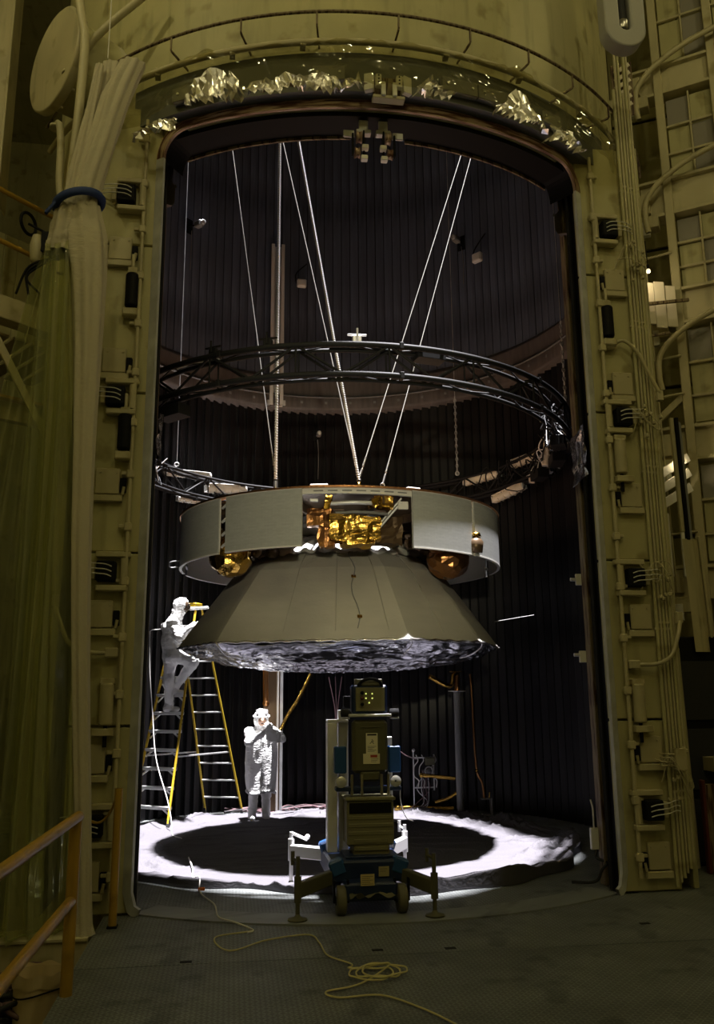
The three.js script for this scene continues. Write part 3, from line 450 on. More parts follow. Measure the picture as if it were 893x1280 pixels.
// ───────────── cloth on the chamber floor ─────────────
{
  const edge = a => 3.22 + 0.16 * (vnoise(Math.cos(a) * 2.2 + 9, Math.sin(a) * 2.2) - 0.5) * 2 + 0.05 * Math.sin(a * 17) - 0.2 * Math.exp(-(((a + 0.35) / 0.5) ** 2));
  const g = sheet(560, 160, (u, v) => {
    const a = -Math.PI + u * 2 * Math.PI, r = edge(a) * Math.min(1, Math.pow(v / 0.965, 0.8)), x = r * Math.sin(a), z = r * Math.cos(a) - 0.02;
    const o = clamp((v - 0.5) * 3), al = a * 3.1;
    const wx = x + 0.25 * vnoise(x * 1.7, z * 1.7, 5), wz = z + 0.25 * vnoise(x * 1.9, z * 1.9, 9), pt = clamp(1.6 * vnoise(x * 0.9 + 3, z * 0.9, 6) - 0.1); let y = 0.012 + o * pt * (0.065 * Math.pow(ridge(al * 0.9, r * 2.6, 2), 9) + 0.065 * Math.pow(ridge(wx * 1.1, wz * 2.8, 8), 10) + 0.04 * Math.pow(ridge(wx * 2.6, wz * 3.6, 3), 7) + 0.012 * ridge(wx * 8, wz * 8, 1)) + (1 - o) * 0.02 * Math.pow(ridge(x * 1.6, z * 4, 5), 4);
    const hm = 0.02 + 0.13 * Math.pow(vnoise(a * 4.5, 3), 1.6) + 0.03 * ridge(a * 13, 2), hk = Math.cos(a) > 0 ? 1 : 0.35; y += hk * hm * sm(clamp((v - 0.84) / 0.11)); if (v > 0.965) y = mix(y, 0.006, sm((v - 0.965) / 0.035));
    return V(x, y, z);
  }, 20, 3);
  tag(mesh('floor_cloth', g, M.floorCloth), 'dark crumpled round cloth spread over the chamber floor, glaring where the beam hits', 'cloth');
}
// ───────────── step ladder ─────────────
const LAD = {};
{
  const L = thing('step_ladder', 'tall yellow fibreglass step ladder with aluminium treads', 'ladder', [-2.2, 0, -2.8]);
  const FR = V(-2.45, 0, -1.85), FL = V(-3.07, 0, -2.28), RR = V(-1.3, 0, -3.2), RL = V(-1.93, 0, -3.42), H = 3.48, T = V(-2.32, H, -2.72);
  const wv = FR.clone().sub(FL).normalize(), ft = V(0, 0, 0);
  const TFR = T.clone().addScaledVector(wv, 0.2), TFL = T.clone().addScaledVector(wv, -0.2), wr = RR.clone().sub(RL).normalize(), TRR = T.clone().addScaledVector(wr, 0.2).add(V(0.06, 0, -0.06)), TRL = T.clone().addScaledVector(wr, -0.2).add(V(0.06, 0, -0.06));
  const o = L.position, l = p => p.clone().sub(o);
  for (const [a, b] of [[FR, TFR], [FL, TFL]]) { mesh('front_rail', beam4(l(a).add(V(0, 0.06, 0)), l(b), 0.035, 0.085), M.ladder, L); mesh('foot', beam4(l(a), l(a).lerp(l(b), 0.035), 0.05, 0.11), M.blackRubber, L); }
  for (const [a, b] of [[RR, TRR], [RL, TRL]]) { mesh('rear_rail', beam4(l(a).add(V(0, 0.06, 0)), l(b), 0.032, 0.065), M.ladder, L); mesh('foot', beam4(l(a), l(a).lerp(l(b), 0.03), 0.045, 0.09), M.blackRubber, L); }
  const dn = V(0, 1, 0).cross(wv);
  LAD.tread = k => { const t = 0.285 * k / H; return FL.clone().lerp(TFL, t).add(FR.clone().lerp(TFR, t)).multiplyScalar(0.5); };
  for (let k = 1; k <= 11; k++) {
    const t = 0.285 * k / H, a = l(FL).lerp(l(TFL), t), b = l(FR).lerp(l(TFR), t);
    const td = mesh('tread', beam4(a, b, 0.095, 0.05, 0.006), M.alu, L);
    if (k <= 8) for (const [p, q] of [[a, b], [b, a]]) mesh('knee_brace', beam4(p.clone().add(V(0, -0.11, 0)), p.clone().lerp(q, 0.22).add(V(0, -0.01, 0)), 0.012, 0.03), M.alu, L);
    const c = l(RL).lerp(l(TRL), t), d = l(RR).lerp(l(TRR), t); mesh('rung', bar(c, d, 0.014, 6), M.alu, L);
  }
  for (const s of [0, 1]) { const a = l(s ? FR : FL).lerp(l(s ? TFR : TFL), 0.3), b = l(s ? RR : RL).lerp(l(s ? TRR : TRL), 0.3); mesh('spreader', beam4(a, b, 0.008, 0.025), M.alu, L); }
  for (const [k0] of [[2], [5]]) for (let i = 0; i < 5; i++) { const t = (0.285 * k0 + 0.1 + i * 0.06) / H, p = l(FR).lerp(l(TFR), t); const q = mesh('warning_mark', beam4(p.clone().addScaledVector(wv, 0.021), p.clone().addScaledVector(wv, 0.021).add(V(0, 0.03, 0)), 0.004, 0.05, 0.001), M.black, L); }
  mesh('top_cap', beam4(l(T).addScaledVector(wv, -0.24).add(V(0.02, 0.03, -0.02)), l(T).addScaledVector(wv, 0.24).add(V(0.02, 0.03, -0.02)), 0.2, 0.06, 0.012), M.ladder, L);
}
// ───────────── people ─────────────
function hand(w, dir, palmN, spread, r = 0.011) { // wrist, pointing direction, palm normal -> capsules (palm, four fingers, thumb)
  const d = V(...dir).normalize(), n = V(...palmN).normalize(), s = V().crossVectors(d, n).normalize(), W = V(...w), out = [];
  const P = (f, side, nn) => { const q = W.clone().addScaledVector(d, f).addScaledVector(s, side).addScaledVector(n, nn); return [q.x, q.y, q.z]; };
  for (const o of [-0.026, 0, 0.026]) out.push(capsule(P(0, o * 0.7, 0), P(0.085, o, 0), 0.02, 0.018));
  [[-0.036, 0.062], [-0.012, 0.078], [0.013, 0.074], [0.037, 0.055]].forEach(([o, L]) => { const k = P(0.09, o, 0), m = P(0.09 + L * 0.55, o * (1 + spread), 0.022), e = P(0.09 + L * 0.75, o * (1 + spread), 0.055); out.push(capsule(k, m, r + 0.001, r)); out.push(capsule(m, e, r, r - 0.002)); });
  out.push(capsule(P(0.02, -0.03, 0.01), P(0.055, -0.066, 0.03), 0.014, 0.012)); out.push(capsule(P(0.055, -0.066, 0.03), P(0.09, -0.062, 0.055), 0.012, 0.01));
  return out;
}
function bounds(pts, m) { const mn = [1e9, 1e9, 1e9], mx = [-1e9, -1e9, -1e9]; for (const p of pts) for (let k = 0; k < 3; k++) { mn[k] = Math.min(mn[k], p[k] - m); mx[k] = Math.max(mx[k], p[k] + m); } return [mn, mx]; }
const wr = (f, amp) => (x, y, z) => f(x, y, z) + amp * (ridge(x * 9 + y * 3, y * 7, z * 9) - 0.5) + amp * 0.6 * (ridge(x * 5 + 3, y * 17, z * 5) - 0.5);
{ // on the ladder, leaning to the aeroshell; coordinates are local to the standing foot
  const o = LAD.tread(6), N = (x, y, z) => [x - o.x, y - o.y, z - o.z];
  const p = thing('person', 'person in white coverall and hood climbing the yellow ladder, leaning towards the aeroshell', 'person', [o.x, o.y, o.z]);
  const aS = N(-2.53, 1.86, -2.36), kS = N(-2.55, 2.2, -2.24), hS = N(-2.53, 2.6, -2.26), t7 = LAD.tread(7), aB = N(t7.x + 0.06, t7.y + 0.13, t7.z + 0.06), kB = N(-2.16, 2.52, -2.16), hB = N(-2.45, 2.62, -2.12);
  const pel = N(-2.5, 2.68, -2.19), wai = N(-2.53, 2.86, -2.19), ch = N(-2.52, 3.07, -2.19), nk = N(-2.45, 3.27, -2.19), hd = N(-2.39, 3.44, -2.18);
  const sN = N(-2.5, 3.16, -2.02), eN = N(-2.4, 2.93, -1.95), wN = N(-2.24, 3.08, -2.05), sF = N(-2.5, 3.16, -2.36), eF = N(-2.36, 2.98, -2.42), wF = N(-2.2, 3.1, -2.34);
  const body = [capsule(aS, kS, 0.075, 0.09), capsule(kS, hS, 0.095, 0.125), capsule(aB, kB, 0.075, 0.095), capsule(kB, hB, 0.1, 0.125), capsule(hS, hB, 0.13, 0.13), capsule(pel, wai, 0.165, 0.155), capsule(wai, ch, 0.165, 0.17), capsule(ch, nk, 0.14, 0.085), capsule(sN, sF, 0.095, 0.095), capsule(sN, eN, 0.09, 0.075), capsule(eN, wN, 0.078, 0.05), capsule(sF, eF, 0.09, 0.075), capsule(eF, wF, 0.078, 0.05), ellip(hd, [0.135, 0.155, 0.125]), capsule(nk, hd, 0.1, 0.1)];
  const [mn, mx] = bounds([aS, kS, hS, aB, kB, wN, wF, sN, sF, eN, eF, hd, nk], 0.22);
  const b = mesh('body', surfNet(wr(blend(body, 0.07), 0.03), mn, mx, 0.016), M.suit, p); b.userData.label = 'white hooded coverall';
  const fd = V(1, -0.05, 0.25).normalize();
  const fc = mesh('face', surfNet(blend([ellip([hd[0] + 0.055, hd[1] - 0.005, hd[2] + 0.015], [0.085, 0.11, 0.085]), ellip([hd[0] + 0.145, hd[1] - 0.02, hd[2] + 0.03], [0.022, 0.026, 0.016])], 0.02), [hd[0] - 0.1, hd[1] - 0.16, hd[2] - 0.12], [hd[0] + 0.22, hd[1] + 0.16, hd[2] + 0.16], 0.009), M.visor, p); fc.userData.label = 'brown face mask';
  for (const dz of [-0.02, 0.055]) mesh('goggle_lens', new THREE.SphereGeometry(0.022, 12, 8).translate(hd[0] + 0.135, hd[1] + 0.025, hd[2] + dz), M.visor, fc);
  mesh('mouth_seam', tube([[hd[0] + 0.14, hd[1] - 0.06, hd[2] - 0.03], [hd[0] + 0.15, hd[1] - 0.065, hd[2] + 0.02], [hd[0] + 0.135, hd[1] - 0.06, hd[2] + 0.07]], 0.004, 5, 12), M.black, fc);
  for (const [w, d, n] of [[wN, [0.8, 0.5, -0.1], [0.2, -0.3, -1]], [wF, [0.8, 0.45, 0.2], [0.2, -0.3, 1]]]) { const h = hand(w, d, n, 0.15); const [a, c] = bounds([w], 0.2); mesh('glove', surfNet(blend(h, 0.014), a, c, 0.0055), M.suit, p); }
  for (const [a, d] of [[aS, [0.9, 0, -0.35]], [aB, [0.9, 0, -0.35]]]) { const dd = V(...d).normalize(); const q = (f, y) => [a[0] + dd.x * f, a[1] + y, a[2] + dd.z * f]; const [u, v] = bounds([a], 0.3); mesh('boot', surfNet(blend([capsule(q(-0.05, -0.075), q(0.14, -0.085), 0.05, 0.04), capsule(q(0, 0.08), q(-0.02, -0.05), 0.075, 0.06)], 0.05), u, v, 0.012), M.suitGrey, p); }
  const hs = thing('air_hose', 'thin white air hose hanging from the climber down to the floor', 'hose', [-2.87, 3.04, -2.2]);
  mesh('hose', tube([[0.27, 0.03, 0.02], [0.12, 0.015, 0], [0.01, 0, 0], [0.0, -0.1, 0], [0.03, -0.7, 0.05], [0.1, -1.3, 0.1], [0.2, -2.0, 0.3], [0.42, -2.6, 0.6], [0.5, -2.9, 0.75], [0.54, -3.02, 1.1], [0.7, -3.0, 1.6]], 0.008, 6, 90), M.cordWhite, hs);
  const tw = thing('wrapped_tool', 'white rod held out beside the climber\'s hood above the ladder', 'tool', [-2.24, 3.4, -2.2]); mesh('shaft', tube([[0, 0, 0], [0.1, 0.005, 0.02], [0.25, 0.01, 0.05], [0.3, 0.02, 0.06]], 0.026, 8, 16), M.suit, tw); mesh('grip', bar([-0.12, -0.02, 0], [0, 0, 0], 0.02), M.greyPaint, tw);
}
{ // standing on the floor with arms raised to the face
  const p = thing('person', 'person in white smock and hood standing on the chamber floor with hands at the face', 'person', [-1.02, 0, -2.5]);
  const lf = [-0.13, 0.1, 0.03], rf = [0.1, 0.1, -0.06], nk = [0.0, 1.45, 0], hd = [0, 1.62, 0.02];
  const sL = [-0.19, 1.38, 0.02], sR = [0.19, 1.38, 0], eL = [-0.2, 1.24, 0.27], wL = [0.02, 1.38, 0.3], eR = [0.31, 1.3, 0.2], wR = [0.16, 1.42, 0.28];
  const body = [capsule(lf, [-0.1, 0.5, 0.02], 0.075, 0.095), capsule(rf, [0.09, 0.5, -0.02], 0.075, 0.095), capsule([-0.1, 0.5, 0.02], [-0.09, 0.85, 0], 0.1, 0.13), capsule([0.09, 0.5, -0.02], [0.08, 0.85, 0], 0.1, 0.13), capsule([-0.06, 0.85, 0], [-0.08, 1.3, 0], 0.16, 0.15), capsule([0.06, 0.85, 0], [0.08, 1.3, 0], 0.16, 0.15), capsule(sL, sR, 0.09, 0.09), capsule([0, 1.35, 0], nk, 0.12, 0.09), capsule(sL, eL, 0.088, 0.078), capsule(eL, wL, 0.08, 0.052), capsule(sR, eR, 0.088, 0.078), capsule(eR, wR, 0.08, 0.052), ellip(hd, [0.125, 0.155, 0.135]), capsule(nk, hd, 0.1, 0.1)];
  const b = mesh('body', surfNet(wr(blend(body, 0.06), 0.026), [-0.5, 0.0, -0.4], [0.55, 1.9, 0.55], 0.016), M.suit, p); b.userData.label = 'white hooded coverall';
  const sk = sheet(64, 30, (u, v) => { const a = u * 2 * Math.PI, y = mix(1.36, 0.43, v), f = 0.012 * Math.sin(a * 9 + 4 * v) * v + 0.02 * (ridge(a * 2, v * 5) - 0.5); const w = mix(0.235, 0.225, v) + 0.03 * Math.sin(v * 3.1); return V((w + f) * Math.sin(a) + 0.01, y + 0.02 * Math.sin(a * 3) * v, (mix(0.165, 0.19, v) + f) * Math.cos(a)); }, 1.4, 1);
  mesh('smock', sk, M.suit, p).userData.label = 'long white smock'; mesh('hem', tube(Array.from({ length: 24 }, (_, i) => { const a = i / 24 * 2 * Math.PI; return [0.235 * Math.sin(a) + 0.01, 0.44 + 0.02 * Math.sin(a * 3), 0.2 * Math.cos(a)]; }), 0.025, 6, 60, true), M.suitGrey, p);
  const fc = mesh('face', surfNet(blend([ellip([0.01, 1.585, 0.085], [0.078, 0.1, 0.085]), ellip([0.01, 1.57, 0.172], [0.015, 0.024, 0.022])], 0.02), [-0.12, 1.45, -0.05], [0.14, 1.72, 0.24], 0.009), M.skin, p);
  for (const x of [-0.032, 0.052]) mesh('eye', new THREE.SphereGeometry(0.012, 10, 8).translate(x, 1.6, 0.166), M.black, fc); mesh('mouth', tube([[-0.015, 1.53, 0.165], [0.01, 1.527, 0.172], [0.035, 1.53, 0.165]], 0.004, 5, 8), M.dialDark, fc);
  const gg = mesh('goggles', [cbox(0.2, 0.09, 0.03, 0.005, 1.69, 0.135, 0.012)].map(g => { g.translate(0, -1.69, 0); g.rotateX(-0.35); g.translate(0, 1.665, -0.022); return g; }), M.greyPaint, p);
  mesh('goggle_band', move(new THREE.TorusGeometry(0.132, 0.014, 6, 28).rotateX(Math.PI / 2 + 0.15), 0.0, 1.645, 0.02), M.suit, p);
  for (const [w, d, n] of [[wL, [0.7, 0.5, 0.1], [0.1, 0.2, -1]], [wR, [-0.5, 0.6, -0.1], [-0.1, 0.1, -1]]]) { const [a, c] = bounds([w], 0.2); mesh('glove', surfNet(blend(hand(w, d, n, 0.2), 0.014), a, c, 0.0055), M.suit, p); }
  for (const f of [lf, rf]) { const [a, c] = bounds([f], 0.3); mesh('shoe', surfNet(blend([capsule([f[0], 0.05, f[2] - 0.05], [f[0] + 0.01, 0.045, f[2] + 0.15], 0.052, 0.044), capsule([f[0], 0.16, f[2]], [f[0], 0.06, f[2] - 0.01], 0.07, 0.06)], 0.05), [a[0], -0.02, a[2]], c, 0.012), M.suit, p); }
  const it = thing('wipe_cloth', 'folded white cloth held up in the standing person\'s hands', 'cloth', [-0.86, 1.36, -2.2]); mesh('fold', sheet(10, 10, (u, v) => V(mix(-0.09, 0.12, u), mix(0.1, -0.08, v) - 0.03 * u, 0.03 * Math.sin(u * 5 + v * 4) + 0.01)), M.suit, it); mesh('fold', sheet(10, 10, (u, v) => V(mix(-0.05, 0.15, u), mix(0.04, -0.11, v) - 0.02 * u, 0.03 + 0.02 * Math.sin(u * 6 - v * 3))), M.suit, it);
}
// ───────────── personnel lift in the doorway ─────────────
{
  const L = thing('material_lift', 'blue and olive single-mast lift on four outriggers standing in the doorway', 'lift', [-0.15, 0, 3.35]);
  const cbl = (w, h, d, x, y, z, c) => cbox(w, h, d, x + 0.15, y, z - 3.35, c);
  const P = (x, y, z) => V(x + 0.15, y, z - 3.35);
  // chassis
  const ba = mesh('chassis', [cbl(0.72, 0.2, 1.0, -0.21, 0.34, 3.2, 0.02), cbl(0.5, 0.16, 0.3, -0.21, 0.2, 3.75, 0.02)], M.darkBlue, L);
  for (const [x, t] of [[-0.5, 0.35], [0.1, -0.35]]) { const g = cbox(0.15, 0.15, 0.12, 0, 0, 0, 0.02); g.rotateZ(t); mesh('corner_bracket', move(g, x + 0.15, 0.38, 0.3), M.blue, L); const h = cbox(0.16, 0.2, 0.14, 0, 0, 0, 0.02); h.rotateZ(t); mesh('corner_bracket', move(h, x + 0.15, 0.42, -0.42), M.blue, L); }
  for (const x of [-0.49, 0.08]) { const w = mesh('wheel', [lathe([[0.03, -0.045], [0.11, -0.045], [0.13, -0.03], [0.13, 0.03], [0.11, 0.045], [0.03, 0.045]], 24).rotateZ(Math.PI / 2)], M.wheelTan, L); w.position.copy(P(x, 0.13, 3.86)); mesh('hub', lathe([[0, -0.05], [0.04, -0.05], [0.04, 0.05], [0, 0.05]], 14).rotateZ(Math.PI / 2), M.blackRubber, w); for (const u of [-0.065, 0.065]) mesh('fork', cbox(0.02, 0.2, 0.06, u, 0.08, 0), M.black, w); }
  for (const x of [-0.49, 0.08]) { const w = mesh('wheel', [lathe([[0.03, -0.03], [0.09, -0.03], [0.1, 0], [0.09, 0.03], [0.03, 0.03]], 20).rotateZ(Math.PI / 2)], M.wheelTan, L); w.position.copy(P(x, 0.1, 2.8)); }
  const lab = (w, h, fn) => { const c = document.createElement('canvas'); c.width = w; c.height = h; const x = c.getContext('2d'); fn(x, w, h); const t = new THREE.CanvasTexture(c); t.colorSpace = THREE.SRGBColorSpace; return t; };
  const plate = (n, w, h, t, par, pos) => { const g = cbox(w, h, 0.004, 0, 0, 0, 0.001); const p = g.attributes.position, uv = g.attributes.uv; for (let i = 0; i < p.count; i++) uv.setXY(i, p.getX(i) / w + 0.5, p.getY(i) / h + 0.5); g.userData.keepUV = true; const m = mesh(n, g, std(0xffffff, { map: t, roughness: 0.5 }), par); m.position.copy(pos); return m; };
  // outriggers
  const OR = [[[-0.5, 0.3, 3.6], [-0.9, 0.26, 4.0], M.olive], [[0.1, 0.3, 3.6], [0.345, 0.26, 4.07], M.olive], [[-0.5, 0.36, 2.85], [-0.86, 0.36, 2.56], M.alu], [[0.1, 0.36, 2.85], [0.43, 0.36, 2.29], M.alu]];
  OR.forEach(([a, b, m], k) => {
    const o = mesh('outrigger', beam4(P(...a), P(...b), 0.07, 0.13, 0.01), m, L);
    mesh('jack_sleeve', bar(P(b[0], b[1] - 0.1, b[2]), P(b[0], b[1] + 0.12, b[2]), 0.034, 10), m, o); mesh('jack_screw', bar(P(b[0], 0.03, b[2]), P(b[0], 0.55, b[2]), 0.02, 8), m, o);
    const f = mesh('foot_pad', lathe([[0, 0], [0.09, 0], [0.085, 0.015], [0.03, 0.03], [0.02, 0.05], [0, 0.05]], 20), M.olive, o); f.position.copy(P(b[0], 0.013, b[2]));
    if (k === 2) mesh('crank', [bar(P(b[0], 0.54, b[2]), P(b[0] + 0.17, 0.47, b[2] + 0.04), 0.016), new THREE.SphereGeometry(0.028, 10, 8).translate(b[0] + 0.32, 0.5, b[2] - 3.31)], M.alu, o);
    else mesh('crank', [bar(P(b[0], 0.5, b[2]), P(b[0] - 0.04, 0.52, b[2] - 0.1), 0.014), bar(P(b[0] - 0.04, 0.46, b[2] - 0.1), P(b[0] - 0.04, 0.58, b[2] - 0.1), 0.018)], m, o);
  });
  plate('rating_plate', 0.13, 0.1, lab(64, 48, (x, w, h) => { x.fillStyle = '#b9a878'; x.fillRect(0, 0, w, h); x.fillStyle = '#4a4230'; for (let i = 0; i < 5; i++) x.fillRect(6, 8 + i * 8, 52 - (i % 2) * 14, 2); }), L, P(-0.25, 0.31, 3.92)); plate('rating_plate', 0.1, 0.09, lab(48, 44, (x, w, h) => { x.fillStyle = '#a59a70'; x.fillRect(0, 0, w, h); x.fillStyle = '#5a5038'; x.fillRect(6, 10, 34, 2); x.fillRect(6, 20, 28, 2); }), L, P(-0.06, 0.34, 3.715));
  mesh('rag', sheet(18, 12, (u, v) => { const x = mix(-0.42, 0.02, u), n = 0.06 * ridge(u * 5, v * 4); return V(x + 0.15, 0.16 + n - 0.06 * v, 0.62 - 0.2 * v + 0.03 * Math.sin(u * 9)); }), M.wheelTan, L);
  // mast sections
  mesh('mast', [cbl(0.1, 1.4, 0.18, -0.49, 1.0, 3.12, 0.008)], M.rope, L); mesh('mast_section', [cbl(0.1, 1.45, 0.12, -0.37, 1.1, 3.1, 0.006), cbl(0.22, 0.03, 0.14, -0.43, 1.715, 3.12)], M.alu, L); mesh('mast_section', cbl(0.05, 1.1, 0.08, 0.12, 1.0, 3.1), M.alu, L);
  mesh('mast_back', cbl(0.46, 1.5, 0.1, -0.13, 1.22, 3.08), M.black, L);
  // battery box with louvres
  const bt = mesh('battery_box', [cbl(0.47, 0.42, 0.3, -0.15, 0.75, 3.36, 0.015), cbl(0.36, 0.18, 0.28, -0.14, 0.51, 3.36, 0.015)], M.battery, L); mesh('slot', cbl(0.42, 0.1, 0.01, -0.15, 0.89, 3.512), M.black, bt); for (let i = 0; i < 6; i++) mesh('louvre', cbl(i < 3 ? 0.45 : 0.34, 0.035, 0.012, -0.145, 0.8 - i * 0.072, 3.51, 0.005), M.battery, bt);
  mesh('battery_lid', cbl(0.5, 0.03, 0.33, -0.15, 0.975, 3.36), M.battery, L); mesh('deck_plate', cbl(0.52, 0.02, 0.4, -0.15, 0.45, 3.4), M.darkBlue, L);
  // carriage
  for (const x of [-0.43, 0.125]) { mesh('side_plate', cbl(0.12, 0.26, 0.1, x, 1.34, 3.35, 0.01), M.blue, L); mesh('pulley', [lathe([[0.012, -0.02], [0.055, -0.02], [0.045, 0], [0.055, 0.02], [0.012, 0.02]], 18).rotateX(Math.PI / 2).translate(x + 0.15, 1.13, 0.06)], M.alu, L); mesh('roller', [lathe([[0, -0.04], [0.045, -0.04], [0.05, 0], [0.045, 0.04], [0, 0.04]], 16).translate(x + (x < 0 ? 0.055 : 0.01) + 0.15, 1.8, 0)], M.blackRubber, L); mesh('roller_bracket', cbl(0.09, 0.016, 0.06, x + (x < 0 ? 0.055 : 0.01), 1.745, 3.35), M.alu, L); }
  mesh('cross_plate', cbl(0.66, 0.04, 0.14, -0.15, 1.06, 3.36), M.darkBlue, L); for (const x of [-0.32, -0.22, -0.02, 0.05]) mesh('hydraulic_rod', bar(P(x, 1.0, 3.42), P(x, 1.2, 3.42), 0.016), M.steel, L);
  const mc = mesh('motor_cover', [cbl(0.36, 0.52, 0.12, -0.13, 1.47, 3.36, 0.03), cbl(0.2, 0.1, 0.1, -0.13, 1.18, 3.37, 0.02)], M.olive, L); mesh('cover_rib', cbl(0.2, 0.01, 0.01, -0.13, 1.66, 3.425), M.olive, mc);
  plate('warning_sign', 0.12, 0.2, lab(120, 200, (x, w, h) => { x.fillStyle = '#e8e2c8'; x.fillRect(0, 0, w, h); x.fillStyle = '#1c1a16'; x.fillRect(12, 8, 96, 16); x.fillStyle = '#e8e2c8'; x.font = 'bold 13px sans-serif'; x.textAlign = 'center'; x.strokeStyle = '#1c1a16'; x.lineWidth = 6; x.beginPath(); x.moveTo(60, 60); x.lineTo(78, 84); x.moveTo(60, 84); x.lineTo(40, 104); x.moveTo(56, 76); x.lineTo(80, 106); x.stroke(); x.fillStyle = '#555'; for (let i = 0; i < 5; i++) x.fillRect(16, 128 + i * 12, 88 - (i % 3) * 18, 4); }), mc, P(-0.115, 1.5, 3.424));
  plate('warning_sign', 0.17, 0.1, lab(170, 100, (x, w, h) => { x.fillStyle = '#e4dcbc'; x.fillRect(0, 0, w, h); x.fillStyle = '#a8442a'; x.fillRect(74, 12, 70, 26); x.fillStyle = '#6b6350'; for (let i = 0; i < 3; i++) x.fillRect(80, 50 + i * 14, 74 - i * 10, 4); }), mc, P(-0.12, 1.35, 3.425));
  mesh('tie_bar', cbl(0.44, 0.03, 0.05, -0.13, 1.775, 3.42), M.alu, L);
  // control box
  const cb = mesh('control_box', [cbl(0.37, 0.29, 0.14, -0.13, 1.935, 3.34, 0.02)], M.darkBlue, L); mesh('control_face', cbl(0.3, 0.235, 0.012, -0.125, 1.935, 3.414, 0.02), M.battery, cb);
  for (const y of [2.0, 1.945, 1.885]) mesh('knob', lathe([[0, 0], [0.018, 0], [0.018, 0.02], [0, 0.022]], 14).rotateX(Math.PI / 2).translate(-0.21 + 0.15, y, 0.07), y === 1.945 ? M.dialDark : M.black, cb);
  const led = std(0x202010, { emissive: new THREE.Color(0.8, 0.9, 0.2), emissiveIntensity: 1.1 }); for (const [x, y] of [[-0.17, 1.99], [-0.105, 1.99], [-0.17, 1.945], [-0.105, 1.945], [-0.137, 1.9]]) mesh('indicator_lamp', new THREE.SphereGeometry(0.0075, 8, 6).translate(x + 0.15, y, 0.072), led, cb);
  mesh('top_tray', [cbl(0.28, 0.06, 0.1, -0.13, 2.11, 3.32), cbl(0.2, 0.05, 0.12, -0.12, 2.09, 3.36, 0.02)], M.olive, L); mesh('grab_handle', tube([P(-0.25, 2.07, 3.4), P(-0.2, 2.12, 3.42), P(-0.12, 2.14, 3.42), P(-0.04, 2.12, 3.42), P(0, 2.07, 3.4)], 0.016, 8, 20), M.black, L);
  mesh('whip_wire', tube([P(0.18, 1.42, 3.3), P(0.28, 1.36, 3.2), P(0.45, 1.3, 2.9)], 0.006, 5, 16), M.cordPurple, L); mesh('whip_wire', tube([P(0.19, 1.1, 3.3), P(0.2, 0.9, 3.28), P(0.27, 0.75, 3.2), P(0.36, 0.7, 3.1)], 0.005, 5, 16), M.cordWhite, L);
}
// ───────────── cords ─────────────
{
  const y = 0.016;
  const c = thing('yellow_cord', 'yellow cord lying in loose loops on the dark plate floor', 'cord', [-0.6, 0, 5.7]); const q = [];
  const w = (x, z, h = 0) => q.push([x + 0.6, y + h, z - 5.7]);
  w(-1.3, 4.3); w(-1.62, 4.45); w(-1.5, 4.85); w(-1.2, 4.6); w(-0.85, 4.5); w(-0.78, 4.75); w(-0.75, 5.1); w(-0.6, 5.35);
  for (let i = 0; i < 40; i++) { const t = i / 40 * Math.PI * 2 * 3.2; w(-0.52 + (0.2 + 0.03 * Math.sin(i)) * Math.cos(t - 2.2) + 0.004 * i, 5.6 + (0.14 + 0.04 * Math.cos(i * 1.7)) * Math.sin(t - 2.2), 0.004 + i * 0.0006); }
  w(-0.6, 5.8); w(-0.85, 5.92); w(-0.78, 6.05); w(-0.5, 6.05); w(-0.3, 6.3); w(-0.15, 6.6); w(0, 7);
  mesh('cord', tube(q, 0.0065, 6, 420), M.cordYellow, c);
  const d = thing('white_cord', 'thin white cord trailing from the cloth over the sill', 'cord', [-1.9, 0, 1.6]);
  mesh('cord', tube([[-0.1, 0.06, -0.6], [-0.02, 0.08, 0.2], [0.0, 0.06, 0.6], [0.08, 0.1, 0.8], [0.1, 0.03, 1.2], [0.25, 0.022, 1.7], [0.3, 0.022, 2.2], [0.45, 0.03, 2.45], [0.6, 0.022, 2.7], [0.55, 0.018, 2.75]], 0.008, 6, 80), M.cordWhite, d); mesh('plug', cbox(0.07, 0.03, 0.03, 0.11, 0.045, 1.12), M.orange, d);
}
